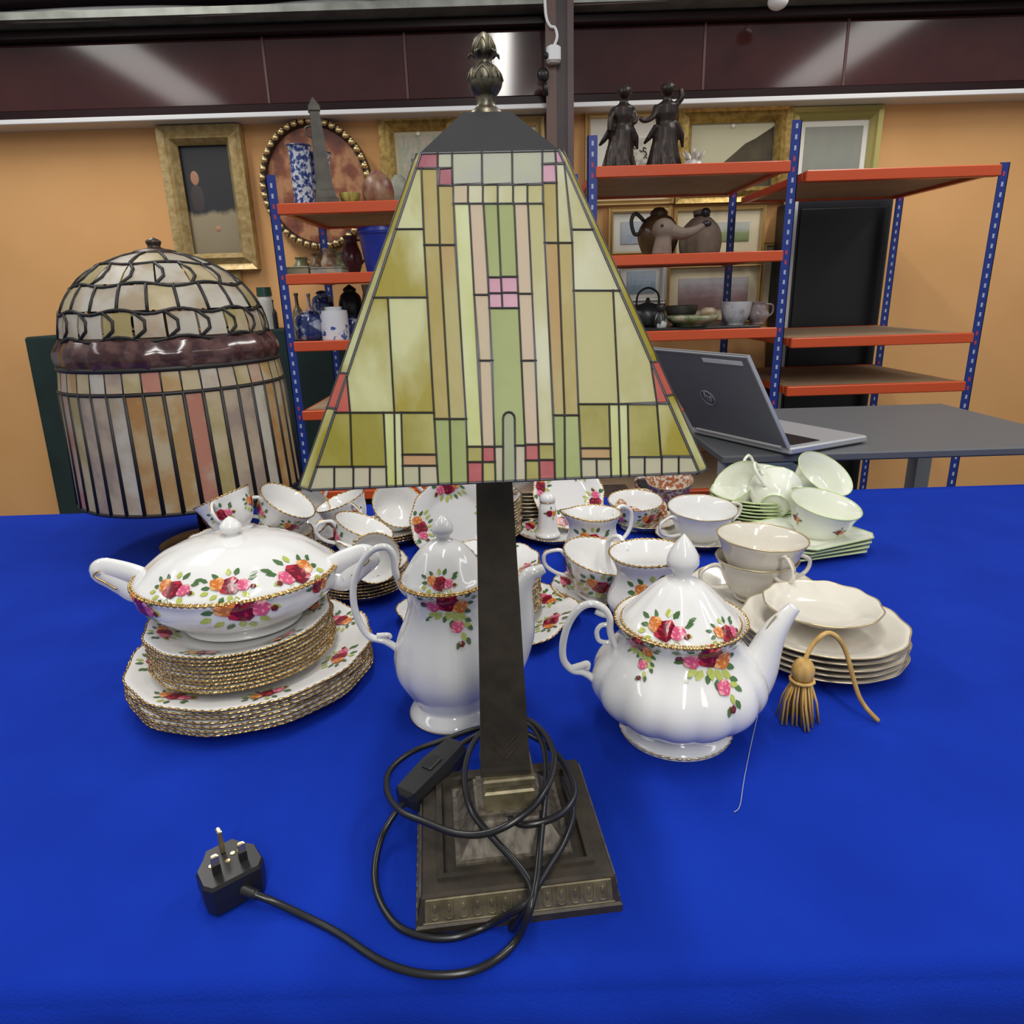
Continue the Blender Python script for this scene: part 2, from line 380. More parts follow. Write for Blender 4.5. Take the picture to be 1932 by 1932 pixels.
for k in (1, 2, 3):
    e = e0.copy(); COL.objects.link(e); e.parent = base; e.rotation_euler = (0, 0, k*math.pi/2)
# post with chevron relief
post = MB().squares([(.0218,.095),(.0218,.100),(.0212,.104),(.0133,.372),(.0133,.40)]).obj('post', BRONZE, lamp); post.location = (-.0045, 0, 0)
chev = MB()
for dz in (0, .011):
    for s_ in (-1, 1):
        z0 = .112 + dz; chev.tube([(0, -.0216 + .0317*(z0-.104), z0), (s_*.010, -.0216 + .0317*(z0-.094), z0 + .012)], .0011, 5)
chev.obj('chevron_relief', BRONZE, post)
MB().cyl((0,0,.40), .006, (0,0,.60), .006, 12).obj('lamp_rod', BRASS, lamp, True, 40)
MB().cyl((0,0,.40), .017, (0,0,.455), .017, 16).obj('lamp_holder', BRASS, lamp, True, 40)
# cap
MB().squares([(.0440,.5745),(.0440,.577),(.0432,.5785),(.0156,.6065),(.0,.607)]).obj('cap', CAPM, lamp)
# finial
fin = Lathe([(0,.6055),(.0105,.606),(.0112,.608),(.0098,.6105),(.0068,.613),(.0066,.6185),(.0085,.6205),(.0110,.6245),(.0114,.629),(.0098,.633),(.0064,.6365),(.0048,.639),(.0058,.6415),(.0074,.6435),(.0075,.647),(.0062,.651),(.0035,.6545),(0,.6565)], 3, 24)
fo = fin.mesh().obj('finial', mat('aged_brass', (0.20, 0.175, 0.12), 0.38, 0.75, col2=(0.06, 0.055, 0.045), nscale=150), lamp, True)
lv = MB()
for z0, r0, hgt, n, out in ((.6275,.0114,.0085,6,.0003), (.6435,.0074,.0095,6,.0003)):
    for k in range(n):
        a0 = 2*math.pi*k/n + .3
        def q(da, f, o=0): 
            rr = r0*(1 - .40*f**1.6) + o; return (rr*math.cos(a0+da), rr*math.sin(a0+da), z0 + hgt*f)
        lv.tube([q(-.42,0,.0006), q(-.36,.45,.0009), q(-.1,.85,.001), q(0,1.0,out), q(.1,.85,.001), q(.36,.45,.0009), q(.42,0,.0006)], .0005, 5)
        lv.tube([q(0,.05,.0009), q(0,.5,.0011), q(0,.95,out)], .0005, 5)
lv.obj('leaf_relief', BRASS, fo, True)
for k in range(5):
    a0 = 2*math.pi*k/5 - .9; c, s_ = math.cos(a0), math.sin(a0)
    MB().tube([(c*.006, s_*.006, .642), (c*.0085, s_*.0085, .6442), (c*.0100, s_*.0100, .6435), (c*.0108, s_*.0108, .6415)], [.0022,.0022,.0017,.0006], 6, flat=.5).obj('curled_leaf', MATS['aged_brass'], fo, True)

# ---- shade: four faces of leaded glass with chamfered corners
SB, ST, ZB, ZT = .1236, .0458, .386, .577          # apothem bottom/top, heights
WB, WT = SB - .0070, ST - .0030                    # half widths of a face
nrm = Vector((0, -(ZT - ZB), -(SB - ST))); nrm = Vector((0, -(ZT-ZB), (SB-ST))).normalized()   # outward normal of the front face
P0 = Vector((0, -SB, ZB)); UPV = Vector((0, SB-ST, ZT-ZB)); SLANT = UPV.length; UPV = UPV.normalized()
def facept(px, py):                                 # pixel -> (a across, b up) on the front face
    d = LI.to_3x3() @ ray(px, py); o = LI @ EYEV
    t = (P0 - o).dot(nrm) / d.dot(nrm); q = o + d*t - P0
    b = max(0.0, min(SLANT, q.dot(UPV))); lim = WB + (WT - WB) * b / SLANT
    x = max(-lim, min(lim, q.x))
    if px < EL(py) + 4 or px > ER(py) - 4: x = math.copysign(lim, x)
    return x, b
def FP(a, b, h=0.0): return P0 + Vector((a, 0, 0)) + UPV*b + nrm*h
def glass(name, c1, c2, sc=14, st=(1, 1, .45), con=(.35, .65)):
    return mat('glass_' + name, c1, .38, col2=c2, nscale=sc, stretch=st, transl=.34, contrast=con, rnd=9.0, bump=.15, bscale=70, spec=.4)
GL = {
 'amber': glass('amber', (.36,.295,.018), (.60,.61,.33), 22, (1,1,.38), (.44,.64)), 'olive': glass('olive', (.31,.27,.022), (.44,.41,.12), 22, (1,1,.5), (.4,.6)),
 'honey': glass('honey', (.48,.40,.15), (.40,.30,.05), 16, (2,2,.4)), 'honeyred': glass('honey_red', (.46,.27,.07), (.46,.41,.15), 18, (2,2,.5)),
 'lime': glass('lime', (.52,.56,.14), (.66,.69,.40), 16, (2,2,.5)), 'pale': glass('pale', (.50,.47,.20), (.64,.64,.45), 20, (1,1,.45), (.42,.6)),  # pale also carries the painted sheen of the big right panels
 'pink': glass('pink', (.62,.46,.34), (.56,.47,.30), 20), 'rose': glass('rose', (.62,.28,.40), (.66,.38,.48), 40),
 'green': glass('green', (.30,.36,.10), (.38,.44,.16), 12), 'grey': glass('grey', (.42,.42,.38), (.47,.49,.33), 30, (1,1,1)),
 'cream': glass('cream', (.50,.48,.32), (.55,.50,.37), 30), 'red': glass('red', (.40,.05,.06), (.50,.10,.10), 60),
 'ruby': glass('ruby', (.30,.02,.05), (.45,.15,.20), 50), 'salmon': glass('salmon', (.55,.27,.14), (.50,.33,.13), 30),
 'sage': glass('sage', (.32,.37,.20), (.37,.40,.25), 30), 'scarlet': glass('scarlet', (.50,.07,.06), (.55,.12,.08), 40)}
def ln(*pts):                                       # x of a leading line at height y
    def f(y):
        for (x0, y0), (x1, y1) in zip(pts[:-1], pts[1:]):
            if y <= y1 or (x1, y1) == pts[-1]: return x0 + (x1-x0)*(y-y0)/(y1-y0)
    return f
EL = ln((797,290),(761,433),(715,560),(666,709),(633,781),(587,924)); ER = ln((1076,280),(1125,434),(1180,560),(1235,687),(1271,772),(1322,891))
L0 = ln((660,715),(661,779),(664,877),(667,920)); L1 = ln((731,528),(732,566),(736,684),(744,779),(747,920))
L2 = ln((795,319),(799,432),(806,562),(816,705),(819,779),(823,856),(827,916)); L3 = ln((825,319),(830,463),(837,601),(848,779),(852,916))
L4 = ln((853,287),(855,350),(859,463),(866,581),(875,705),(880,788),(883,912)); L5 = ln((883,352),(886,397),(894,550),(900,622),(906,705),(910,842),(911,912))
L6 = ln((912,385),(921,523),(923,582),(929,664),(933,842),(935,912)); CT = ln((939,385),(945,523),(948,582))
R6 = ln((970,385),(976,523),(979,582),(986,730),(991,838),(992,908)); R5 = ln((996,385),(1004,554),(1009,624),(1013,751),(1016,838),(1018,908))
R4 = ln((1023,310),(1027,458),(1033,554),(1037,666),(1044,783),(1047,904)); R3 = ln((1049,310),(1053,458),(1058,582),(1061,666),(1065,783),(1066,904))
R2 = ln((1074,310),(1079,441),(1083,593),(1086,666),(1091,764),(1096,866),(1097,900)); R1 = ln((1156,517),(1157,581),(1164,709),(1167,764),(1171,900))
BOT = lambda x: 924.5 - .0449*(x - 587)
PIECES = []
def pc(l, r, y0, y1, c):                             # piece between two lines and two heights
    f = lambda v: v if callable(v) else (lambda y: v)
    l, r = f(l), f(r); tl = y0 if not callable(y0) else None
    Y0 = y0 if callable(y0) else (lambda x: y0); Y1 = y1 if callable(y1) else (lambda x: y1)
    a = l(Y0(900)); b = r(Y0(900)); c_ = r(Y1(r(880))); d = l(Y1(l(880)))
    PIECES.append(([(a, Y0(a)), (b, Y0(b)), (c_, Y1(c_)), (d, Y1(d))], c))
tl = lambda x: 290.5 - .0359*(x - 797)
PIECES += [([(797,290),(826,289),(826,318),(790,319)], 'ruby'), ([(826,289),(853,288),(853,318),(826,318)], 'grey'), ([(829,319),(853,318),(854,350),(827,351)], 'ruby'),
           ([(1023,282),(1047,281),(1049,309),(1023,310)], 'grey'), ([(1047,281),(1076,280),(1082,308),(1049,309)], 'rose'), ([(1023,311),(1048,310),(1050,345),(1023,346)], 'rose')]
xs_ = [853, 909, 966, 1023]
for a, b in zip(xs_[:-1], xs_[1:]): PIECES.append(([(a, tl(a)), (b, tl(b)), (b+.5, 347), (a+1, 350)], 'grey'))
xs_ = [855, 883, 911, 939, 968, 995, 1024]
for k, (a, b) in enumerate(zip(xs_[:-1], xs_[1:])): PIECES.append(([(a, 349.5-.02*k), (b, 349-.02*k), (b, 385), (a, 385.5)], 'pink' if k == 0 else 'pale'))
pc(EL, lambda y: max(L2(y), EL(y)), 319, 433, 'amber'); pc(EL, L2, 433, 562, 'amber')
pc(EL, L1, 562, 779, 'amber'); PIECES[-1] = ([(EL(562),562),(L1(562),562),(L1(779),779),(L0(779),779),(L0(715),712)], 'amber')
pc(L1, L2, 562, 779, 'amber'); PIECES.append(([(EL(712),712),(L0(779),779),(EL(779),779)], 'scarlet'))
pc(EL, L0, 779, 881, 'olive'); pc(L0, ln((724,779),(729,881),(730,920)), 779, 881, 'olive')
pc(ln((724,779),(730,920)), ln((744,779),(747,920)), 779, BOT, 'lime'); pc(ln((744,779),(747,920)), ln((757,779),(761,920)), 779, BOT, 'lime')
pc(ln((757,779),(761,920)), L2, 779, 858, 'olive'); pc(ln((757,779),(761,920)), L2, 858, 879, 'salmon')
pc(ln((757,779),(761,920)), ln((791,870),(792,920)), 879, BOT, 'cream'); pc(ln((791,870),(792,920)), L2, 879, BOT, 'cream')
cs = [EL, 631, 667, 698, ln((729,879),(730,920))]
for a, b in zip(cs[:-1], cs[1:]): pc(a, b, 881, BOT, 'cream')
pc(L2, L3, 319, 463, 'honey'); pc(L3, L4, 351, 463, 'honey'); pc(L2, L3, 463, 791, 'honey'); pc(L3, L4, 463, 791, 'honeyred')
pc(L2, L3, 791, BOT, 'green'); pc(L3, L4, 791, BOT, 'green')
pc(L4, L5, 385, 843, 'lime'); pc(L5, L6, 385, 557, 'pink'); pc(L5, L6, 557, 681, 'pink'); pc(L5, L6, 681, 843, 'pink')
pc(L6, CT, 385, 524, 'green'); pc(CT, R6, 385, 523, 'green')
pc(L6, CT, 524, 554, 'rose'); pc(CT, R6, 523, 553, 'rose'); pc(L6, CT, 554, 582, 'rose'); pc(CT, R6, 553, 582, 'rose')
cap_ = [(949, 843)] + [(960 + 11*math.cos(math.pi - math.pi*k/6), 790 - 12*math.sin(math.pi*k/6)) for k in range(7)] + [(971.5, 841)]
PIECES.append(([(L6(582),582),(R6(582),582),(R6(700),700),(R6(841),841)] + cap_[::-1] + [(L6(843),843)], 'green'))
PIECES.append((cap_[1:8] + [(973, BOT(973)), (949.5, BOT(949.5))], 'sage'))
pc(L6, 949, 843, BOT, 'cream'); pc(972, R6, 841, BOT, 'cream')
pc(L4, L5, 843, 872, 'olive'); pc(L5, L6, 843, 872, 'red'); pc(L4, L5, 872, BOT, 'red'); pc(L5, L6, 872, BOT, 'olive')
pc(R6, R5, 839, 869, 'red'); pc(R5, R4, 838, 868, 'olive'); pc(R6, R5, 869, BOT, 'olive'); pc(R5, R4, 868, BOT, 'red')
pc(R6, R5, 385, 555, 'pink'); pc(R6, R5, 555, 681, 'pink'); pc(R6, R5, 681, 839, 'pink'); pc(R5, R4, 385, 838, 'pale')
pc(R4, R3, 346, 459, 'honey'); pc(R3, R2, 310, 459, 'pale'); pc(R4, R3, 459, 784, 'honeyred'); pc(R3, R2, 459, 784, 'honey')
pc(R4, R3, 784, BOT, 'green'); pc(R3, R2, 784, BOT, 'green')
pc(lambda y: min(R2(y), ER(y)), ER, 310, 434, 'pale'); pc(R2, ER, 434, 549, 'pale')  # right panels in pale rather than amber: sheen painted into the glass colour
pc(R2, R1, 549, 763, 'pale'); PIECES.append(([(R1(549),549),(ER(549),549),(ER(684),684),(1239,760),(R1(763),763)], 'pale'))  # pale again for the same sheen, put into the colour
PIECES.append(([(ER(684),684),(ER(760),760),(1239,761)], 'scarlet'))
S1, S2, S3 = ln((1149,763),(1153,900)), ln((1167,763),(1171,900)), ln((1184,763),(1187,900)); V2 = ln((1239,763),(1247,864))
pc(R2, S1, 763, 846, 'olive'); pc(R2, S1, 846, 866, 'salmon'); pc(R2, ln((1125,860),(1126,900)), 866, BOT, 'cream'); pc(ln((1125,860),(1126,900)), S1, 866, BOT, 'cream')
pc(S1, S2, 763, BOT, 'lime'); pc(S2, S3, 763, BOT, 'lime'); pc(S3, V2, 763, 863, 'olive'); pc(V2, ER, 762, 861, 'amber')
cs = [S3, 1216, 1248, 1280, ER]
for a, b in zip(cs[:-1], cs[1:]): pc(a, b, 862.5, BOT, 'cream')
LEADM = mat('lead_came', (0.05, 0.05, 0.058), 0.45, 0.4)
def inset(poly, d):
    n = len(poly); out = []; area = sum(poly[i][0]*poly[(i+1)%n][1] - poly[(i+1)%n][0]*poly[i][1] for i in range(n)); sg = 1 if area > 0 else -1
    for i in range(n):
        a, b, c = Vector(poly[i-1]), Vector(poly[i]), Vector(poly[(i+1) % n])
        e1 = (b-a).normalized(); e2 = (c-b).normalized(); n1 = Vector((-e1.y, e1.x))*sg; n2 = Vector((-e2.y, e2.x))*sg
        m = n1 + n2; m = m / max(.35, m.dot(n1)) if m.length > 1e-6 else n1
        out.append(tuple(b + m*d))
    return out if sg > 0 else out
shade = thing('lamp_shade', None, None); shade.parent = lamp
for k_ in ('label', 'category'): 
    if k_ in shade: del shade[k_]
face_parts = []; lead = MB()
def strip_piece(mb, a3, b3, n3, wdt, t0, t1):
    a3, b3 = Vector(a3), Vector(b3); e = (b3-a3)
    if e.length < 1e-5: return
    e.normalize(); s_ = e.cross(n3).normalized()*wdt
    a3 = a3 - e*wdt; b3 = b3 + e*wdt
    vs = [a3-s_+n3*t0, b3-s_+n3*t0, b3+s_+n3*t0, a3+s_+n3*t0, a3-s_*.6+n3*t1, b3-s_*.6+n3*t1, b3+s_*.6+n3*t1, a3+s_*.6+n3*t1]
    mb.add(vs, [(0,3,2,1),(4,5,6,7),(0,1,5,4),(1,2,6,5),(2,3,7,6),(3,0,4,7)])
for poly, c in PIECES:
    q = [facept(*p) for p in poly]
    u = []
    for p in q:
        if not u or (Vector(p)-Vector(u[-1])).length > 4e-4: u.append(p)
    if (Vector(u[0])-Vector(u[-1])).length < 4e-4: u.pop()
    if len(u) < 3: continue
    for i in range(len(u)):
        strip_piece(lead, FP(*u[i]), FP(*u[(i+1) % len(u)]), nrm, .00068, -.0016, .0011)
    A = sum(u[i][0]*u[(i+1)%len(u)][1] - u[(i+1)%len(u)][0]*u[i][1] for i in range(len(u)))
    if A < 0: u = u[::-1]
    i1, i2 = inset(u, .00035), inset(u, .0008)
    n = len(u)
    mb = MB(); c3 = [sum(p[k] for p in u)/n for k in (0, 1)]
    org = FP(c3[0], c3[1])
    mb.rings([[FP(*p, -.0010) - org for p in i1], [FP(*p, .0002) - org for p in i1], [FP(*p, .0006) - org for p in i2]], True, True)
    o = mb.obj('glass_piece', GL[c], shade); o.location = org; face_parts.append((o, org))
lo = lead.obj('lead_came', LEADM, shade)
for k in (1, 2, 3):
    Rm = Matrix.Rotation(k*math.pi/2, 3, 'Z')
    for o, org in face_parts:
        c = o.copy(); COL.objects.link(c); c.parent = shade; c.location = Rm @ org; c.rotation_euler = (0, 0, k*math.pi/2)
    c = lo.copy(); COL.objects.link(c); c.parent = shade; c.rotation_euler = (0, 0, k*math.pi/2)
# corner strips
cl = MB(); cn = Vector((-1, -1, 0)).normalized()
def CP(sgn, f): 
    s_ = SB + (ST-SB)*f; w_ = WB + (WT-WB)*f; z = ZB + (ZT-ZB)*f
    return Vector((-w_, -s_, z)) if sgn > 0 else Vector((-s_, -w_, z))
cn3 = (CP(1,1)-CP(1,0)).cross(CP(-1,0)-CP(1,0)).normalized()
if cn3.dot(cn) < 0: cn3 = -cn3
for f0, f1, c in ((0,.232,'amber'), (.232,.335,'scarlet'), (.335,1,'amber')):
    q = [CP(1,f0), CP(-1,f0), CP(-1,f1), CP(1,f1)]; mb = MB()
    ctr = sum(q, Vector())/4; qi = [ctr + (p-ctr)*.93 for p in q]
    mb.rings([[p - cn3*.001 for p in q], [p + cn3*.0003 for p in q], [p + cn3*.0008 for p in qi]], True, True)
    o = mb.obj('corner_glass', GL[c], shade)
    for k in (1,2,3):
        d = o.copy(); COL.objects.link(d); d.parent = shade; d.rotation_euler = (0,0,k*math.pi/2)
for k in range(4):
    pass
for a, b in ((CP(1,0),CP(1,1)), (CP(-1,0),CP(-1,1)), (CP(1,0),CP(-1,0)), (CP(1,.232),CP(-1,.232)), (CP(1,.335),CP(-1,.335))): strip_piece(cl, a, b, cn3, .0008, -.0014, .0012)
o = cl.obj('corner_lead', LEADM, shade)
for k in (1,2,3):
    d = o.copy(); COL.objects.link(d); d.parent = shade; d.rotation_euler = (0,0,k*math.pi/2)
MB().squares([(ST-.001, .5755), (ST-.004, .579)]).obj('shade_top_plate', CAPM, shade)

# ---- flex, in-line switch and plug
FLEX = mat('black_flex', (.012,.012,.014), .28)
wire = thing('lamp_flex', 'black flex coiled round the lamp base with in-line switch and plug', 'cable', PZ(480, 1685, 0.0))
def wl(pts): return [p - wire.location for p in pts]
rc = .0031
a1 = [PZ(478,1686,.016), PZ(520,1703,.008), PZ(580,1731,rc), PZ(640,1762,rc), (PZ(720,1814,rc)), PZ(800,1838,rc), PZ(880,1835,rc), PZ(940,1808,rc), PZ(978,1768,.012), PZ(1000,1715,.044), PZ(1012,1660,.05),
      PZ(1018,1600,.056), PZ(1026,1520,.062), PZ(1031,1460,.062), PZ(1024,1405,.06), PZ(1000,1368,.058), PZ(960,1362,.056), PZ(915,1378,.054),
      PZ(888,1412,.058), PZ(876,1465,.062), PZ(886,1520,.068), PZ(905,1552,.066), PZ(940,1592,.058), PZ(980,1636,.05), PZ(1002,1672,.045), PZ(1000,1700,.042), PZ(975,1716,.034),
      PZ(925,1744,.006), PZ(860,1768,rc), PZ(800,1767,rc), PZ(748,1745,rc), PZ(715,1695,rc), PZ(707,1640,rc+.002), PZ(720,1580,.01), PZ(745,1535,.022), PZ(772,1505,.034)]
MB().tube(spline(wl(a1), 6), rc, 8).obj('cord', FLEX, wire, True)
a2 = [PZ(858,1414,.040), PZ(885,1395,.045), PZ(930,1372,.05), PZ(985,1356,.055), PZ(1022,1378,.065), PZ(1044,1420,.072), PZ(1040,1465,.076), PZ(1016,1510,.078), PZ(970,1550,.072), PZ(915,1573,.064), PZ(860,1572,.058),
      PZ(800,1550,.05), PZ(755,1530,.045), PZ(731,1495,.04), PZ(735,1455,.036), PZ(775,1420,.034), PZ(835,1397,.036), PZ(900,1375,.04), PZ(960,1372,.046), PZ(1020,1398,.05), PZ(1060,1435,.055), PZ(1082,1480,.06),
      PZ(1078,1515,.062), PZ(1045,1543,.062), PZ(990,1556,.06), PZ(955,1540,.058)]
MB().tube(spline(wl(a2), 6), rc, 8).obj('cord', FLEX, wire, True)
a3 = [PZ(1062,1470,.040), PZ(1080,1530,.044), PZ(1066,1585,.046), PZ(1038,1632,.045), PZ(1012,1675,.043), PZ(994,1712,.038), PZ(975,1740,.014), PZ(965,1752,.004)]
MB().tube(spline(wl(a3), 6), rc, 8).obj('cord', FLEX, wire, True)
# in-line switch: tapered rectangular body
sa, sb_ = PZ(768,1507,.034), PZ(862,1412,.040); d = (sb_-sa); L_ = d.length; d.normalize(); sx = d.cross(Vector((0,0,1))).normalized(); su = sx.cross(d)
SM = Matrix((sx, d, su)).transposed().to_4x4(); SM.translation = sa - wire.location
sw = MB().rings([[(-x,y,-z),(x,y,-z),(x*1.05,y,z*.3),(x*.8,y,z),(-x*.8,y,z),(-x*1.05,y,z*.3)] for y, x, z in ((-.004,.006,.006),(0,.0135,.011),(L_*.5,.0155,.0125),(L_,.0125,.011),(L_+.004,.006,.006))], True, True, 0, SM).obj('inline_switch', mat('black_switch_plastic', (.014,.014,.015), .38), wire)
MB().bbox((-.006, L_*.38, .0115), (.006, L_*.62, .0145), .001, 0, SM).obj('rocker', MATS['black_plastic'], sw)
# three pin plug lying on its back
pg = PZ(440, 1680, .0); ang = math.radians(38)
PM = Matrix.Translation(pg - wire.location) @ Matrix.Rotation(ang, 4, 'Z')
def plugring(s_, z): return [(x*s_, y*s_, z) for x, y in ((-.020,-.024),(.020,-.024),(.0255,-.016),(.0255,.004),(.017,.0155),(.012,.0245),(-.012,.0245),(-.017,.0155),(-.0255,.004),(-.0255,-.016))]
plug = MB().rings([plugring(.8, 0), plugring(.95, .004), plugring(1.0, .018), plugring(1.0, .030), plugring(.94, .033)], True, True, 0, PM).obj('plug', MATS['black_plastic'], wire)
PINM = mat('plug_brass', (.62,.5,.3), .25, .9)
for (x, y, wx, wy, hh, sl) in ((0, .014, .002, .004, .023, 0), (-.011, -.008, .0032, .002, .018, 1), (.011, -.008, .0032, .002, .018, 1)):
    pin = MB().bbox((x-wx, y-wy, .033), (x+wx, y+wy, .033+hh), .0008, 0, PM).obj('pin', PINM, plug)
    if sl: MB().box((x-wx-.0002, y-wy-.0002, .033), (x+wx+.0002, y+wy+.0002, .033+hh*.5), 0, PM).obj('pin_sleeve', MATS['black_plastic'], pin)
for (x, y) in ((0, -.001), (.006, .005), (-.013, .002)):
    MB().cyl(PM @ Vector((x, y, .0325)), .0021, PM @ Vector((x, y, .0338)), .0021, 10).obj('screw', PINM, plug, True, 40)
MB().cyl(PM @ Vector((.004,-.022,.016)), .0055, PM @ Vector((.012,-.034,.014)), .004, 10).obj('cord_grip', MATS['black_plastic'], plug, True, 40)

# ================================================================ CROCKERY
def scallop(n, amp, rmin):                               # wavy rim, growing outwards
    def f(th, k, r, z):
        w_ = max(0.0, min(1.0, (r - rmin) / (rmin * .35 + 1e-6))); return r * (1 + amp*w_*math.cos(n*th)), z + .0006*w_*math.cos(n*th)
    return f
def plate_surface(r, sc=12, amp=.012):
    return Lathe([(0,.0016),(.5*r,.0016),(.52*r,0),(.56*r,.002),(.72*r,.0075),(.9*r,.0155),(r,.0195),(r*.996,.0215),(.88*r,.0172),(.7*r,.0096),(.55*r,.0044),(0,.0038)], 2, 72, scallop(sc, amp, .62*r))
def plate(label, loc, r, body=CHINA, edge=GOLD, beads=90, sprays=0, th0=0.0, rot=0.0, group=None, name='plate', ssc=.016, cat='plate', edge_r=.0013):
    t = thing(name, label, cat, loc, rot, group); s_ = plate_surface(r)
    s_.mesh().obj('plate_body', body, t, True)
    s_.ring(6.5, edge_r, 4*beads if beads else 96, beads).obj('gilt_rim', edge, t, True)
    for k in range(sprays): spray(s_, th0 + 2*math.pi*k/sprays, 8.3, ssc, 'cluster', t, flip=-1)
    return t
def plate_stack(n, loc, r, pitch, what, group, top_sprays=5, th0=.2, body=CHINA, edge=GOLD, beads=90, jit=.0012, name='plate', edge_r=.0013, ssc=.016):
    base_p = None; loc = Vector(loc)
    for k in range(n):
        lab = f'{ORD[k]} plate from the bottom in {what}' if 0 < k < n - 1 else (f'lowest plate in {what}' if k == 0 else f'topmost plate in {what}')
        L_ = loc + Vector((random.uniform(-jit, jit), random.uniform(-jit, jit), pitch*k))
        if k == n - 1 and top_sprays:
            plate(lab, L_, r, body, edge, beads, top_sprays, th0, random.random(), group, name, ssc, edge_r=edge_r)
        elif base_p is None: base_p = plate(lab, L_, r, body, edge, beads, 0, 0, 0, group, name, edge_r=edge_r)
        else:
            c = copy_tree(base_p); c.location = L_; c.rotation_euler = (0, 0, random.random()*6); c['label'] = lab
    return pitch*(n-1) + .021
def handle_mesh(pts, rad, n=8, flat=.8): return MB().tube(spline(pts, 6), rad, n, flat=flat)

# ---- dinner plates, side plates and covered dish at the left
C0 = Vector((-.352, .830, T))
plate_stack(7, C0, .152, .0056, 'the large dinner plate stack under the covered dish', 'large dinner plates at the left', 7, .1, ssc=.017)
zs = .0056*6 + .0072
plate_stack(10, C0 + Vector((-.004, -.014, zs)), .112, .0050, 'the smaller gilt edged stack under the covered dish', 'smaller plates at the left', 6, .3, ssc=.014)
zt_ = zs + .0050*9 + .0075
tur = thing('covered_dish', 'white oval covered vegetable dish with rose sprays on top of the plates', 'covered dish', C0 + Vector((-.006, .0, zt_)), math.radians(4))
def flute(n, amp, k0, k1):
    def f(th, k, r, z):
        w_ = math.sin(math.pi*max(0, min(1, (k-k0)/(k1-k0)))) ; return r*(1 + amp*w_*abs(math.cos(n*th/2))), z
    return f
bs = Lathe([(.0,.004),(.058,.003),(.064,0),(.066,.004),(.06,.010),(.082,.022),(.103,.042),(.108,.060),(.112,.068),(.109,.070),(.098,.060),(.0,.03)], 3, 72, flute(12, .03, 4, 7.5), 1.14)
bs.mesh().obj('bowl', CHINA, tur, True); bs.ring(8.5, .0016, 360, 90).obj('gilt_rim', GOLD, tur, True)
ls = Lathe([(.104,.068),(.109,.071),(.106,.075),(.098,.081),(.088,.090),(.073,.102),(.05,.111),(.024,.116),(.012,.118),(.0,.119)], 3, 72, flute(12, .035, 1.5, 7), 1.14)
lid = ls.mesh().obj('lid', CHINA, tur, True); ls.ring(1, .0016, 360, 90).obj('gilt_rim', GOLD, lid, True)
kn = Lathe([(.010,.116),(.008,.120),(.012,.124),(.014,.130),(.010,.136),(.004,.141),(0,.143)], 3, 20); kn.mesh().obj('knob', CHINA, lid, True)
for th0, key, sc_, kd, m_ in ((-1.38, 3.6, .017, 'cluster', 1), (-.62, 3.3, .022, 'cluster', -1), (-2.0, 3.4, .017, 'cluster', 1), (.9, 3.4, .02, 'cluster', 1), (2.4, 3.4, .02, 'cluster', 1)): spray(ls, th0, key, sc_, kd, lid, m_)
spray(bs, -1.3, 7.2, .024, 'cluster', tur); spray(bs, -2.4, 7.2, .022, 'cluster', tur); spray(bs, -.45, 7.3, .016, 'small', tur)
for s_ in (-1, 1):
    hb = [(s_*.118, 0, .050), (s_*.134, 0, .046), (s_*.146, 0, .056), (s_*.158, 0, .066), (s_*.170, 0, .076), (s_*.163, 0, .082), (s_*.146, 0, .078), (s_*.130, 0, .072), (s_*.118, 0, .066)]
    ho = MB().tube(spline(hb, 6), .0065, 8, flat=2.2).obj('handle', CHINA, tur, True)
    MB().tube(spline([(x + s_*.001, -.014, z + .002) for x, y, z in hb[2:6]], 6), .0013, 6).obj('gilt_line', GOLD, ho, True)

# ---- coffee pot
yp = .745; cpx = PZ(858, 1372, 0); cp = Vector((PY(858, 1372, yp).x, yp, T))
pot = thing('coffee_pot', 'tall white coffee pot with rose sprays behind the lamp post', 'coffee pot', cp)
def L2P(px, py, y=yp, o=cp): return PY(px, py, y) - o
ps = Lathe([(0,.006),(.044,.004),(.052,0),(.053,.006),(.046,.013),(.042,.019),(.051,.034),(.064,.060),(.0655,.082),(.059,.108),(.0495,.132),(.0455,.150),(.048,.166),(.0535,.177),(.051,.179),(.046,.172),(0,.155)], 3, 72, flute(12, .035, 4.5, 11))
ps.mesh().obj('pot_body', CHINA, pot, True); ps.ring(13.4, .0015, 240, 60).obj('gilt_rim', GOLD, pot, True); ps.ring(2.6, .001, 96).obj('foot_line', PALEGOLD, pot, True)
pls = Lathe([(.046,.173),(.0515,.179),(.0505,.183),(.046,.188),(.040,.197),(.033,.208),(.0235,.219),(.012,.2255),(.0085,.228),(.0085,.231),(.012,.236),(.0125,.242),(.008,.250),(0,.256)], 3, 64, flute(12, .04, 2, 6.5))
pl = pls.mesh().obj('lid', CHINA, pot, True); pls.ring(1.3, .0014, 240, 60).obj('gilt_rim', GOLD, pl, True)
spray(pls, -1.62, 3.4, .0125, 'cluster', pl); spray(pls, .6, 3.4, .0125, 'cluster', pl)
spray(ps, -1.45, 12.2, .0185, 'full', pot); spray(ps, 1.4, 11.8, .02, 'full', pot)
hp = [(770,1122),(757,1108),(746,1078),(741,1046),(727,1032),(703,1038),(681,1064),(667,1105),(671,1155),(694,1198),(728,1210),(752,1228),(762,1258)]
handle_mesh([L2P(*q) for q in hp], [.0052 if 10 < i < 66 else .0042 for i in range(73)], 10).obj('handle', CHINA, pot, True)
MB().tube(spline([L2P(*q) for q in ((712,1200),(733,1198),(737,1204))], 5), [.004-.0002*i for i in range(11)], 8).obj('handle_curl', CHINA, pot, True)
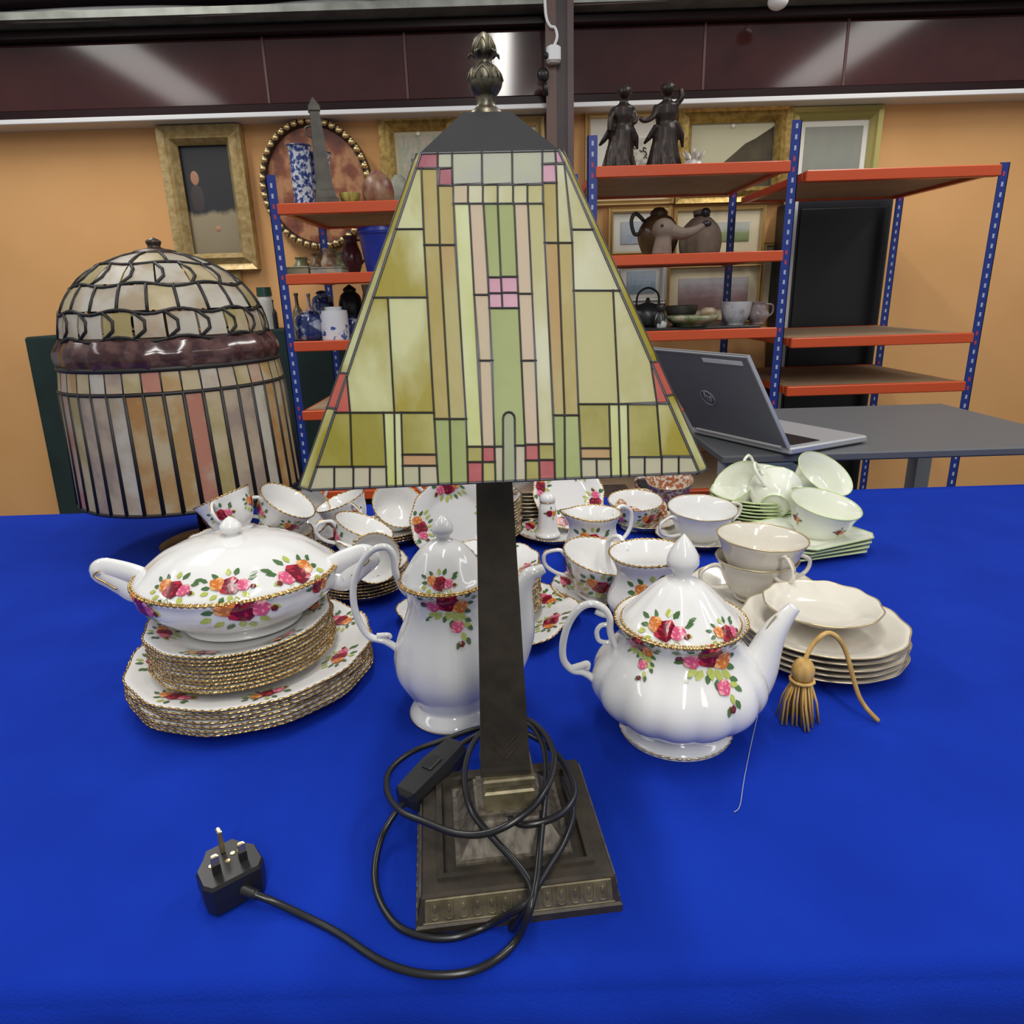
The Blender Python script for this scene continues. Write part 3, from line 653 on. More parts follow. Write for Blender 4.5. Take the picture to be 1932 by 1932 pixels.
sp = [(950,1262),(968,1232),(982,1192),(984,1150),(986,1112),(998,1086),(1014,1078),(1026,1072)]
n_ = len(sp)*6 - 5
spm = MB().tube(spline([L2P(*q) for q in sp], 6), lambda t: .017*(1-t)**1.2 + .0058, 12).obj('spout', CHINA, pot, True)
MB().tube(spline([L2P(q[0]-9, q[1]+3, yp-.006) for q in sp[4:7]], 5), .001, 6).obj('gilt_line', GOLD, spm, True)

# ---- teapot
yt = .695; tpos = Vector((PY(1272, 1398, yt).x, yt, T))
tea = thing('teapot', 'round fluted white teapot with rose sprays right of the lamp', 'teapot', tpos)
ts = Lathe([(0,.008),(.054,.006),(.063,0),(.064,.006),(.057,.012),(.055,.018),(.072,.029),(.090,.049),(.095,.067),(.090,.086),(.077,.104),(.068,.118),(.0665,.130),(.072,.141),(.070,.144),(.062,.138),(0,.12)], 3, 96, flute(14, .045, 4.6, 11))
ts.mesh().obj('pot_body', CHINA, tea, True); ts.ring(13.4, .0016, 288, 72).obj('gilt_rim', GOLD, tea, True); ts.ring(2.8, .0012, 192, 40).obj('foot_line', PALEGOLD, tea, True)
tl_ = Lathe([(.060,.137),(.0645,.141),(.064,.144),(.059,.149),(.052,.156),(.042,.167),(.030,.180),(.018,.189),(.0115,.192),(.0105,.197),(.013,.202),(.0175,.209),(.0155,.220),(.008,.233),(0,.243)], 3, 72, flute(14, .05, 2, 7))
tl = tl_.mesh().obj('lid', CHINA, tea, True); tl_.ring(1.2, .0015, 288, 72).obj('gilt_rim', GOLD, tl, True)
spray(tl_, -2.1, 3.7, .0175, 'cluster', tl); spray(tl_, -.95, 2.9, .013, 'cluster', tl); spray(tl_, 1.2, 3.6, .017, 'cluster', tl)
spray(ts, -1.35, 12.0, .021, 'full', tea); spray(ts, -2.45, 12.4, .013, 'full', tea); spray(ts, 1.6, 12.0, .02, 'full', tea)
def L2T(px, py, y=yt): return PY(px, py, y) - tpos
hp = [(1176,1236),(1160,1216),(1151,1190),(1150,1166),(1138,1147),(1115,1139),(1092,1149),(1072,1178),(1062,1216),(1064,1246),(1080,1264),(1100,1268),(1118,1280),(1134,1300),(1142,1322)]
handle_mesh([L2T(*q) for q in hp], .0052, 10).obj('handle', CHINA, tea, True)
hc = MB().tube(spline([L2T(*q) for q in ((1078,1262),(1096,1256),(1108,1252),(1108,1262))], 5), [.0048-.0001*i for i in range(16)], 8)
hc.tube(spline([L2T(*q) for q in ((1146,1160),(1134,1158),(1124,1154))], 5), [.0042-.0001*i for i in range(11)], 8)
hc.tube(spline([L2T(*q) for q in ((1150,1178),(1134,1180),(1126,1192),(1130,1208),(1146,1212),(1156,1208))], 5), .0028, 8)
hc.obj('handle_curl', CHINA, tea, True)
sp = [(1382,1312),(1412,1288),(1432,1258),(1446,1222),(1462,1190),(1480,1166),(1500,1144)]
spm = MB().tube(spline([L2T(*q) for q in sp], 6), lambda t: .023*(1-t)**1.1 + .0068, 14).obj('spout', CHINA, tea, True)
MB().tube(spline([L2T(q[0]-14, q[1]-6, yt-.004) for q in sp[3:6]], 5), .0011, 6).obj('gilt_line', PALEGOLD, spm, True)

# ---- generic cups, jugs and bowls
def aim(d, spin=0.0):
    q = Vector(d).normalized().to_track_quat('Z', 'Y'); return (q.to_matrix() @ Matrix.Rotation(spin, 3, 'Z')).to_euler()
def cup(label, ctr, d=(0,0,1), spin=0.0, r=.047, h=.064, body=CHINA, edge=GOLD, handles=1, kind='small', group=None, fl=8, cat='cup', name='teacup', ssc=.014, key=6.3, flare=1.0, band=None):
    d = Vector(d).normalized(); e = aim(d, spin); ctr = Vector(ctr); sn = math.sqrt(max(0, 1 - d.z*d.z))
    ctr.z = max(ctr.z, T + .001 + max(h/2*d.z + .5*r*sn, -h/2*d.z + r*sn))
    t = thing(name, label, cat, Vector(ctr) - d*(h/2), e, group)
    f = flute(fl, .03, 4, 8) if fl else None
    s_ = Lathe([(0,.06*h),(.44*r,.05*h),(.48*r,0),(.5*r,.05*h),(.42*r,.1*h),(.66*r,.26*h),(.82*r,.55*h),(.9*r*flare,.8*h),(r*flare,h),(.97*r*flare,h),(.84*r*flare,.78*h),(.76*r,.52*h),(.58*r,.28*h),(0,.16*h)], 3, 48, f)
    s_.mesh().obj('cup_body', body, t, True); s_.ring(8.5, .0012, 144, 36 if edge is GOLD else 0).obj('gilt_rim', edge, t, True)
    if band: s_.ring(2, .0014, 96).obj('foot_line', band, t, True)
    if kind: 
        for k in range(4): spray(s_, -1.57 + k*1.5708, key, ssc, kind, t)
    for k in range(handles):
        m_ = 1 if k == 0 else -1
        hp = [(m_*.895*r*flare, 0, .82*h), (m_*1.15*r, 0, .95*h), (m_*1.5*r, 0, .80*h), (m_*1.45*r, 0, .52*h), (m_*1.1*r, 0, .36*h), (m_*.715*r, 0, .34*h)]
        ho = MB().tube(spline(hp, 6), .0034, 8).obj('handle', body, t, True)
        MB().tube(spline([(x*1.03, y, z + .003) for x, y, z in hp[1:4]], 6), .0011, 5).obj('gilt_line', edge, ho, True)
    return t
def jug(label, base, r, h, spin=0.0, body=CHINA, edge=GOLD, group=None, kind='cluster', name='milk_jug', cat='jug', th=-1.57):
    t = thing(name, label, cat, base, spin, group)
    def mod(thh, k, rr, z):
        w_ = max(0, min(1, (k-6)/3)) if k < 9.5 else max(0, min(1, (12.5-k)/3)); c = math.cos(thh)
        lip = max(0, c)**4; return rr*(1 + .28*w_*lip + .02*abs(math.cos(5*thh))*(1-w_)), z + h*.10*w_*lip
    s_ = Lathe([(0,.05*h),(.52*r,.04*h),(.58*r,0),(.6*r,.04*h),(.54*r,.1*h),(.8*r,.24*h),(.95*r,.42*h),(.78*r,.66*h),(.76*r,.82*h),(.92*r,h),(.88*r,h),(.7*r,.8*h),(.7*r,.6*h),(0,.2*h)], 3, 60, mod)
    s_.mesh().obj('jug_body', body, t, True); s_.ring(9.4, .0014, 180, 45).obj('gilt_rim', edge, t, True)
    if kind: spray(s_, th, 7.0, r*.36, kind, t); spray(s_, th + 3.1, 7.0, r*.36, kind, t)
    hp = [(-.83*r,0,.9*h),(-1.1*r,0,1.05*h),(-1.5*r,0,.92*h),(-1.5*r,0,.62*h),(-1.2*r,0,.42*h),(-.85*r,0,.36*h)]
    MB().tube(spline(hp, 6), .0042, 8).obj('handle', body, t, True)
    return t
RG = 'rose pattern teacups behind the covered dish'
G = lambda px, py, y: PY(px, py, y)
# supporting saucer stacks for the left cups
s1 = PZ(700, 1118, 0) ; plate_stack(7, Vector((PY(688,1120,1.12).x, 1.12, T)), .078, .0058, 'the saucer stack right of the covered dish', 'saucers beside the covered dish', 0, beads=60, name='saucer')
plate_stack(3, Vector((PY(735,1020,1.38).x, 1.39, T)), .080, .0056, 'the saucer stack below the tumbled teacups', 'saucers under the far teacups', 0, beads=60, name='saucer')
plate_stack(9, Vector((PY(528,1000,1.2).x, 1.2, T)), .058, .0085, 'the saucer stack under the right tipped rose teacup', 'saucers under the tipped teacup', 0, beads=60, name='saucer')
plate_stack(11, Vector((PY(432,1000,1.11).x, 1.11, T)), .070, .0092, 'the saucer stack under the leftmost teacup', 'saucers under the left teacup', 0, beads=60, name='saucer')
plate_stack(4, Vector((PY(592,1000,1.33).x, 1.35, T)), .060, .0056, 'the narrow saucer stack hidden behind the covered dish lid', 'saucers under the middle teacup', 0, beads=60, name='saucer')
cup('teacup lying at far left in front of the striped glass lamp', G(436, 972, 1.11), (-.35,.1,.85), .4, .047, .066, group=RG, kind='cluster')
cup('teacup with pink rose tipped to the right by the striped glass lamp', G(528, 972, 1.20), (.55,-.05,.8), 2.4, .052, .066, group=RG, kind='cluster')
cup('plain looking teacup facing forward between the two rose cups', G(592, 972, 1.34), (-.1,-.80,.42), 1.2, .048, .062, group=RG, kind=None)
cup('teacup lying with its dark opening turned to the left', G(655, 972, 1.29), (-.3,-.05,.9), .5, .05, .064, group=RG, kind='small')
cup('teacup with orange rose standing highest of the tumbled cups', G(744, 968, 1.42), (.35,-.5,.62), 3.5, .056, .066, group=RG, kind='cluster')
cup('teacup with two roses tipped right above the saucer stack', G(676, 1022, 1.17), (.40,.02,.88), 2.0, .054, .064, group=RG, kind='cluster', ssc=.017)
cup('teacup with gold handle lying just right of the covered dish handle', G(704, 1050, 1.065), (.25,-.75,.2), 2.6, .041, .054, group=RG, kind='small')

# ---- stack behind the coffee pot with gravy boat
yb_ = 1.38; sb0 = Vector((PY(897, 1010, yb_).x, yb_, T))
hgt = plate_stack(12, sb0, .098, .0068, 'the stack behind the coffee pot finial', 'plates behind the coffee pot', 6, .3, beads=60)
def gravy(label, base, rot, sc):
    t = thing('gravy_boat', label, 'gravy boat', base, rot)
    def mod(th, k, r, z):
        w_ = max(0, min(1, (k-4)/3)) if k < 8 else max(0, min(1, (11-k)/3)); c = math.cos(th); return r*(1 + .35*w_*max(0,c)**3), z + .018*sc*w_*(max(0, c)**3 + .4*max(0,-c)**3)
    s_ = Lathe([(0,.004*sc),(.03*sc,.004*sc),(.036*sc,0),(.035*sc,.006*sc),(.03*sc,.012*sc),(.044*sc,.022*sc),(.056*sc,.040*sc),(.06*sc,.052*sc),(.057*sc,.052*sc),(.046*sc,.03*sc),(0,.016*sc)], 3, 56, mod, 1.45)
    s_.mesh().obj('boat_body', CHINA, t, True); s_.ring(7.4, .0013, 160, 40).obj('gilt_rim', GOLD, t, True)
    MB().tube(spline([(-.07*sc,0,.05*sc),(-.1*sc,0,.066*sc),(-.118*sc,0,.05*sc),(-.1*sc,0,.028*sc),(-.066*sc,0,.026*sc)], 6), .004, 8).obj('handle', CHINA, t, True)
    spray(s_, -1.3, 6, .014, 'small', t); return t
gravy('white gravy boat on top of the plate stack under the lamp shade', sb0 + Vector((.005, -.01, hgt - .012)), math.radians(12), 1.0)
lp = plate('rose painted plate leaning on the plate stack behind the coffee pot', Vector((PY(862, 1040, 1.25).x, 1.262, T + .004)), .083, sprays=4, th0=.2, name='plate', ssc=.02, group=None)
lp.rotation_euler = (math.radians(66), 0, math.radians(-8)); lp.location.z = T + .078
q0 = Vector((PY(1000, 985, 1.5).x, 1.53, T))
h2 = plate_stack(8, q0, .088, .0085, 'the stack right of the lamp post at the back', 'plates at the back right of the post', 0, beads=0, edge=PALEGOLD)
plate('shallow rose painted dish tilted on the back stack right of the post', q0 + Vector((.012, -.004, h2 + .008)), .084, sprays=3, th0=-1.0, rot=0, name='plate').rotation_euler = (math.radians(-4), math.radians(8), 0)

# ---- platter with saucers behind the coffee pot
pz_ = Vector((-.043, .985, T)); 
plat = thing('serving_plate', 'eight sided rose painted cake plate under the saucers behind the coffee pot', 'plate', pz_, math.radians(-4))
def octm(th, k, r, z):
    w_ = max(0, min(1, (r-.07)/.04)); lug = max(0, math.cos(th*2))**6 * .07*(abs(math.cos(th)) > .7)
    return r*(1 + w_*(.025*math.cos(8*th) + lug)), z + .006*w_*(lug > .02)
pls_ = Lathe([(0,.003),(.06,.003),(.064,0),(.068,.004),(.1,.011),(.126,.0175),(.131,.019),(.130,.021),(.1,.0135),(.07,.008),(0,.007)], 3, 96, octm)
pls_.mesh().obj('plate_body', CHINA, plat, True); pls_.ring(6.5, .0013, 288, 72).obj('gilt_rim', GOLD, plat, True)
for a in (-.35, -2.75, .5, 2.4, -1.57, 1.57): spray(pls_, a, 7.8, .018, 'cluster', plat, flip=-1)
plate_stack(12, pz_ + Vector((-.003, .012, .009)), .086, .0066, 'the saucer stack on the cake plate', 'saucers on the cake plate', 4, .4, beads=60, name='saucer')

# ---- right hand cluster
sv = thing('salt_pot', 'small white salt pot with a rose, right of the lamp post', 'salt pot', Vector((PY(1034, 1025, 1.36).x, 1.36, T)))
ss_ = Lathe([(0,.003),(.022,.002),(.025,0),(.026,.004),(.021,.012),(.019,.04),(.018,.06),(.015,.072),(.017,.078),(.015,.086),(.008,.091),(0,.092)], 3, 32, flute(8, .05, 3, 7))
ss_.mesh().obj('pot_body', CHINA, sv, True); ss_.ring(7.2, .001, 48).obj('gilt_rim', GOLD, sv, True); spray(ss_, -1.2, 5.6, .011, 'small', sv)
up = plate('rose painted saucer propped upright behind the salt pot', Vector((PY(1068, 990, 1.45).x, 1.44, T + .07)), .078, sprays=4, th0=-.4, name='saucer', ssc=.021, cat='saucer'); up.rotation_euler = (math.radians(58), 0, math.radians(14))
plate('rose edged saucer lying under the salt pot', Vector((PY(1052, 1030, 1.34).x, 1.37, T)), .082, sprays=5, name='saucer', cat='saucer').location.z = T - .0
sv.location.z = T + .0105
jug('cream jug with roses standing behind the notched dish', Vector((PY(1120, 1075, 1.19).x, 1.20, T)), .055, .105, math.radians(205), th=1.0)
cup('low sugar bowl with red rose between the two jugs', G(1196, 1020, 1.41), (0,-.12,1), .5, .058, .062, handles=0, kind='cluster', name='sugar_bowl', cat='sugar bowl', ssc=.018)
cup('notched rose painted bowl lying against the big jug', G(1128, 1088, 1.06), (.18,-.10,.9), 2.0, .062, .072, handles=1, kind='cluster', name='bowl', cat='bowl', ssc=.022, flare=1.06)
plate('rose painted saucer under the notched bowl', Vector((PY(1130, 1120, 1.06).x, 1.07, T)), .078, sprays=5, name='saucer', cat='saucer')
jug('large cream coloured jug with red roses behind the teapot', Vector((PY(1228, 1160, .93).x, .945, T)), .066, .122, math.radians(-60), th=-.65, name='milk_jug')
bx = Vector((PY(1235, 1005, 1.33).x, 1.42, T))
plate('small gilt saucer at the back between sugar bowl and soup cup', bx, .07, sprays=4, body=CREAM, edge=PALEGOLD, beads=0, name='saucer', cat='saucer')
cup('single two handled soup cup with gilt rim behind the stacked pair', G(1322, 990, 1.31), (.02,-.1,1), .25, .068, .072, CHINA, PALEGOLD, 2, None, name='soup_cup', fl=0)
plate('cream saucer under the single soup cup', Vector((PY(1322, 1030, 1.31).x, 1.32, T)), .088, body=CREAM, edge=PALEGOLD, beads=0, name='saucer', cat='saucer')
sx_ = Vector((PY(1422, 1125, 1.03).x, 1.03, T))
plate('large cream saucer under the pair of stacked soup cups', sx_, .112, body=CREAM, edge=PALEGOLD, beads=0, name='saucer', cat='saucer')
cup('lower of the two stacked cream soup cups', sx_ + Vector((0,0,.009 + .034)), (0,0,1), .2, .064, .068, CREAM, PALEGOLD, 2, None, name='soup_cup', fl=0, group='stacked soup cups')
cup('upper of the two stacked cream soup cups', sx_ + Vector((.004,0,.009 + .034 + .034)), (.05,0,1), .1, .070, .070, CREAM, PALEGOLD, 2, None, name='soup_cup', fl=0, group='stacked soup cups')
IMARI = mat('rust_patterned_china', (.62,.58,.5), .12, col2=(.36,.12,.05), nscale=120, contrast=(.44,.52), coat=.3)
cup('rust and gold patterned teacup at the back under the shade corner', G(1262, 938, 1.56), (-.05,-.2,1), 2.9, .054, .064, IMARI, PALEGOLD, 1, None, name='teacup')
u2 = plate('rust and gold patterned saucer leaning beside the rust teacup', Vector((PY(1207, 985, 1.44).x, 1.44, T + .022)), .055, body=IMARI, edge=PALEGOLD, beads=0, name='saucer', cat='saucer'); u2.rotation_euler = (math.radians(38), math.radians(12), math.radians(-12))
# pale green tea set
gp = Vector((PY(1440, 1000, 1.4).x, 1.45, T))
hg = plate_stack(7, gp, .098, .0075, 'the pale green stack at the back right', 'pale green plates', 0, body=GREENCH, edge=GREENBAND, beads=0, edge_r=.002)
zg = gp.z + hg
cup('pale green teacup lying with its foot towards the lamp', G(1462, 940, 1.38), (.30,.80,.22), 1.0, .056, .066, GREENCH, GREENBAND, 1, None, fl=0, group='pale green teacups', band=GREENBAND)
cup('pale green teacup tipped over at the left of the green set', G(1402, 925, 1.48), (-.5,-.2,.55), 2.0, .056, .066, GREENCH, GREENBAND, 1, None, fl=0, group='pale green teacups')
cup('pale green teacup standing at the back of the green set', G(1440, 924, 1.60), (.1,-.1,1), 2.0, .054, .066, GREENCH, GREENBAND, 1, None, fl=0, group='pale green teacups')
cup('large pale green teacup at the right edge of the set', G(1545, 985, 1.27), (.15,-.2,1), 1.2, .066, .080, GREENCH, GREENBAND, 1, 'small', fl=0, group='pale green teacups', ssc=.010)
cup('pale green bowl topmost at the right of the green set', G(1540, 912, 1.5), (.3,-.5,.8), 1.2, .066, .066, GREENCH, GREENBAND, 0, None, fl=0, group='pale green teacups', name='bowl', cat='bowl')
g2 = Vector((PY(1520, 1062, 1.25).x, 1.27, T))
for k in range(4):
    t = thing('square_plate', f'{["lowest", "second", "third", "topmost"][k]} pale green square plate at the right edge' if k in (0, 3) else f'{ORD[k]} pale green square plate from the bottom at the right edge', 'plate', g2 + Vector((.003*k, 0, .0075*k)), .25 + .05*k, 'square green plates')
    def sq(hh): 
        c = hh*.8; return [(-c,-hh),(c,-hh),(hh,-c),(hh,c),(c,hh),(-c,hh),(-hh,c),(-hh,-c)]
    MB().rings([[(x,y,z) for x, y in sq(hh)] for hh, z in ((.05,0),(.055,.003),(.085,.011),(.088,.013),(.084,.0135),(.055,.006),(.03,.005))], True, True).obj('plate_body', GREENCH, t)
    MB().tube([(x,y,.013) for x, y in sq(.088)], .0018, 6, closed=True).obj('green_edge', GREENBAND, t)
# cream plates behind the spout and gold tassel at the right edge
rp = Vector((PY(1556, 1262, .83).x, .85, T))
plate_stack(5, rp, .105, .0085, 'the cream gilt stack behind the teapot spout', 'cream plates at the right edge', 0, body=CREAM, edge=PALEGOLD, beads=0)
plate('cream saucer with gilt edge on the stack behind the teapot spout', rp + Vector((.0, .01, .056)), .075, body=CREAM, edge=PALEGOLD, beads=0, name='saucer', cat='saucer')
TAS = mat('gold_silk_cord', (.42,.24,.05), .5, col2=(.62,.40,.13), nscale=90, stretch=(1,1,.1))
ta = thing('tassel', 'gold silk tassel lying at the right edge by the teapot', 'tassel', Vector((PY(1508, 1330, .70).x, .70, T)))
MB().ball((0,0,.068), (.013,.013,.016), 14, 10).obj('tassel_head', TAS, ta, True)
MB().tube([(.013*math.cos(a*.63), .013*math.sin(a*.63), .056) for a in range(10)], .0022, 6, closed=True).obj('tassel_binding', TAS, ta, True)
sk = MB()
for k in range(46):
    a = random.uniform(0, 6.28); r1 = random.uniform(.010,.024); sk.tube([(.009*math.cos(a), .009*math.sin(a), .056), (r1*.8*math.cos(a), r1*.8*math.sin(a), .03), (r1*math.cos(a+.2), r1*math.sin(a+.2), .002)], .0013, 5)
tag(sk.obj('tassel_skirt', TAS, ta, True), kind='stuff')
MB().tube(spline([(0,0,.08),(.012,.006,.1),(.03,.01,.11),(.05,.01,.09),(.07,.0,.03),(.09,-.01,.004)], 6), .003, 6).obj('tassel_cord', TAS, ta, True)

# ================================================================ STRIPED GLASS LAMP AT THE LEFT
yl = 1.42; xr = PY(540, 760, yl).x; rl = .215; lx = xr - rl
lz = lambda py: PY(500, py, yl).z
lampb = thing('glass_lamp', 'lamp with a domed shade of cream and amber striped glass at the left', 'lamp', (lx, yl, T))
l0 = PY(407, 966, yl - rl*.93).z - T; lb = lz(690) - T; lt_ = lz(632) - T; ltop = lz(470) - T
ANT = mat('antique_bronze', (.06,.04,.03), .4, .6)
sec = mat('dark_solder', (.02,.018,.017), .5, .3)
STR = [glass('stripe_' + n, a, b, 16, (1,1,1), (.42,.6)) for n, a, b in (('cream', (.60,.50,.32),(.52,.33,.14)), ('tan', (.50,.27,.10),(.58,.42,.22)), ('white', (.62,.58,.50),(.50,.40,.28)), ('mauve', (.40,.31,.26),(.56,.46,.34)), ('sand', (.46,.38,.17),(.60,.50,.32)), ('blush', (.55,.25,.18),(.58,.46,.34)))]
sh2 = thing('lamp_shade', None, None); sh2.parent = lampb
NS = 40; rb_, rt_ = rl, rl*.93
def cylp(a, f, z0, z1, r0, r1, h=0): 
    r = r0 + (r1-r0)*f + h; return Vector((r*math.cos(a), r*math.sin(a), z0 + (z1-z0)*f))
def shard(a0, a1, z0, z1, r0, r1, m, nm):
    n = 3; out = [[cylp(a0 + (a1-a0)*k/n, f, z0, z1, r0, r1, h) for f, h in ((0,-.002),(1,-.002),(1,.001),(0,.001))] for k in range(n+1)]
    MB().rings(out, True, True).obj(nm, m, sh2)
led = MB()
zb0, zb1 = lb - (lt_-lb)*.0, lt_
skirt_top = PY(480, 735, yl - rl*.8).z - T; band_top = PY(480, 690, yl - rl*.8).z - T; dark_top = PY(480, 632, yl - rl*.7).z - T
for k in range(NS):
    a0, a1 = 2*math.pi*k/NS, 2*math.pi*(k+1)/NS; g = .006
    shard(a0 + g*2.2, a1 - g*2.2, l0, skirt_top, rb_, rt_+.006, STR[(k*5 + k//4) % 6], 'glass_strip')
    shard(a0 + g, a1 - g, skirt_top + .004, band_top, rt_+.006, rt_, STR[(k*7 + 4) % 6] if k % 3 else STR[4], 'glass_tile')
    led.tube([cylp(a0, 0, l0, skirt_top, rb_, rt_+.006), cylp(a0, 1, l0, skirt_top, rb_, rt_+.006)], [.0046,.0036], 6)
    led.tube([cylp(a0, 0, skirt_top, band_top, rt_+.006, rt_), cylp(a0, 1, skirt_top, band_top, rt_+.006, rt_)], .0022, 6)
for z, r, w_ in ((l0, rb_, .004), (skirt_top, rt_+.006, .0035), (band_top, rt_, .005)): led.tube([(r*math.cos(2*math.pi*j/72), r*math.sin(2*math.pi*j/72), z) for j in range(72)], w_, 6, closed=True)
# dark grape band, then dome with leaf shaped panes
db = Lathe([(rt_, band_top), (rt_+.004, (band_top+dark_top)/2), (rt_-.012, dark_top)], 4, 80, lambda th, k, r, z: (r + .003*math.sin(17*th) + .002*math.sin(41*th), z))
db.mesh().obj('grape_band', mat('glass_dark_plum', (.045,.018,.02), .15, col2=(.10,.05,.045), nscale=40, contrast=(.45,.6)), sh2, True)
rd, zd = rt_ - .012, dark_top
def domep(a, f, h=0): 
    ph = f*math.pi*.44; r = (rd)*math.cos(ph) + h; return Vector((r*math.cos(a), r*math.sin(a), zd + (rd*.82)*math.sin(ph)))
rows = [0, .22, .46, .72, 1.0]; per = [22, 22, 16, 10]
for i in range(4):
    n = per[i]
    for k in range(n):
        a0 = 2*math.pi*(k + .5*(i % 2))/n; a1 = a0 + 2*math.pi/n; g = .012
        cells = [[domep(a0+g+(a1-a0-2*g)*u, rows[i]+.012+(rows[i+1]-rows[i]-.02)*v) for u in (0,.5,1)] for v in (0,.5,1)]
        MB().rings(cells, closed=False).obj('dome_pane', STR[2] if (k*3+i) % 4 else STR[(k+i) % 2 + 4], sh2, True)
        led.tube([domep(a0, rows[i] + (rows[i+1]-rows[i])*t + 0) if i % 2 else domep(a0 + .12*math.sin(t*3.1), rows[i] + (rows[i+1]-rows[i])*t) for t in (0,.33,.66,1)], .0032, 6)
    led.tube([domep(2*math.pi*j/72, rows[i] + .02*math.sin(n*2*math.pi*j/72*.5)) for j in range(72)], .0032, 6, closed=True)
led.obj('lead_came', sec, sh2, True)
MB().tube([(0,0,.02),(0,0,zd + rd*.8)], .008, 12).obj('post', ANT, lampb, True)
Lathe([(0,.02),(.012,.024),(.03,.018),(.07,.010),(.085,.003),(.085,0),(0,0)], 3, 32).mesh().obj('base', ANT, lampb, True)
Lathe([(.045, zd + rd*.785),(.036, zd + rd*.83),(.012, zd + rd*.86),(.014, zd + rd*.92),(0, zd + rd*.96)], 3, 24).mesh().obj('cap', ANT, sh2, True)

# ================================================================ SHELVING
YS, DS = 2.8, 0.74
BLUE = mat('blue_rack_steel', (.012,.035,.24), .4); ORANGE = mat('orange_beam', (.62,.085,.022), .38); MDF = mat('fibreboard', (.42,.30,.19), .7, col2=(.37,.26,.16), nscale=12)
SLOT = mat('slot_pale', (.42,.45,.6), .5); CLIP = mat('slot_red_clip', (.45,.05,.1), .5)  # pale plates for open slots, light from behind painted into their colour
def zc_(px, py, y=YS): return PY(px, py, y).z
def shelf_unit(label, xl, xr_, ztop_l, ztop_r, beams, shared=False):
    t = thing('shelving_unit', label, 'shelving', ((xl+xr_)/2, YS, 0), 0, 'orange and blue shelving units'); hw = (xr_-xl)/2
    for s_, y, zt2 in ((-1, 0, ztop_l), (1, 0, ztop_r), (-1, DS-.035, ztop_l - .02), (1, DS-.035, ztop_r - .02)):
        x = s_*hw; w_ = .036
        if shared and s_ < 0: continue
        po = MB().box((x-w_/2, y, 0), (x+w_/2, y+.003, zt2)).box((x-w_/2 if s_ < 0 else x+w_/2-.003, y, 0), (x-w_/2+.003 if s_ < 0 else x+w_/2, y+.035, zt2)).obj('post', BLUE, t)
        sl = MB(); z = .1; k = 0
        while z < zt2 - .02:
            cl_ = any(abs(z - b) < .03 for b in beams); sl.box((x-.004, y-.0008, z), (x+.004, y+.0, z+.016), 1 if cl_ else 0); z += .036; k += 1
        tag(sl.obj('slots', [SLOT, CLIP], po), kind='stuff')
    for b in beams:
        for y0, y1, hh in ((-.006, .03, .015), (DS-.03, DS, .002)):
            MB().bbox((-hw+.012, y0, b-hh), (hw-.012, y1, b+.024), .003).obj('beam', ORANGE, t)
        for s_ in (-1, 1): MB().box((s_*(hw-.02)-.012, .03, b-.006), (s_*(hw-.02)+.012, DS-.03, b+.020)).obj('side_beam', ORANGE, t)
        MB().box((-hw+.02, .004, b+.006), (hw-.02, DS-.004, b+.022)).obj('shelf_board', MDF, t)
    return t
XL0, XL1 = PY(545, 620, YS).x, PY(826, 935, YS).x
LB = [zc_(640, 394), zc_(640, 527), zc_(640, 654), zc_(590, 786), zc_(720, 934)]
shelf_unit('left shelving unit holding blue and white vases and jars', XL0, XL1, zc_(512, 330), zc_(770, 300), LB)
XR0, XR1 = PY(1118, 300, YS).x, PY(1490, 400, YS).x
RB = [zc_(1310, 322), zc_(1310, 490), zc_(1350, 633), zc_(1350, 780), zc_(1350, 934)]
shelf_unit('middle shelving unit holding two bronze figures on top', XR0, XR1, zc_(1122, 255), zc_(1506, 226), RB)
XQ0 = XR1 + .037
shelf_unit('right shelving unit cut by the picture edge', XQ0, XQ0 + .75, zc_(1122, 330), zc_(1122, 330), [zc_(1521, 335), zc_(1521, 580) - .14, zc_(1521, 740)], True)

# ================================================================ PICTURES ON THE WALL
GILT = mat('gilt_frame', (.52,.36,.11), .35, .5, col2=(.30,.19,.05), nscale=40, bump=.5, bscale=90)
GILT2 = mat('pale_gold_frame', (.60,.42,.18), .4, .3)
MOUNT = mat('white_mount', (.86,.84,.76), .8); CREAMM = mat('cream_mount', (.80,.70,.48), .8)
def painting(name, stops, sc=5, grad=0.6, wave=(1,1,1)):
    m = bpy.data.materials.new(name); m.use_nodes = True; N = m.node_tree.nodes; L = m.node_tree.links; b = N['Principled BSDF']; b.inputs['Roughness'].default_value = .45
    tc = N.new('ShaderNodeTexCoord'); mp = N.new('ShaderNodeMapping'); mp.inputs['Scale'].default_value = wave; L.new(tc.outputs['Generated'], mp.inputs[0])
    nz = N.new('ShaderNodeTexNoise'); nz.inputs['Scale'].default_value = sc; nz.inputs['Detail'].default_value = 5; L.new(mp.outputs[0], nz.inputs['Vector'])
    sx = N.new('ShaderNodeSeparateXYZ'); L.new(tc.outputs['Generated'], sx.inputs[0])
    mx = N.new('ShaderNodeMix'); mx.inputs['Factor'].default_value = grad; L.new(nz.outputs['Fac'], mx.inputs[2]); L.new(sx.outputs['Z'], mx.inputs[3])
    cr = N.new('ShaderNodeValToRGB'); e = cr.color_ramp.elements
    for i, (p_, c) in enumerate(stops):
        q = e[i] if i < 2 else e.new(p_); q.position = p_; q.color = (*c, 1)
    L.new(mx.outputs[0], cr.inputs[0]); L.new(cr.outputs[0], b.inputs['Base Color']); return m
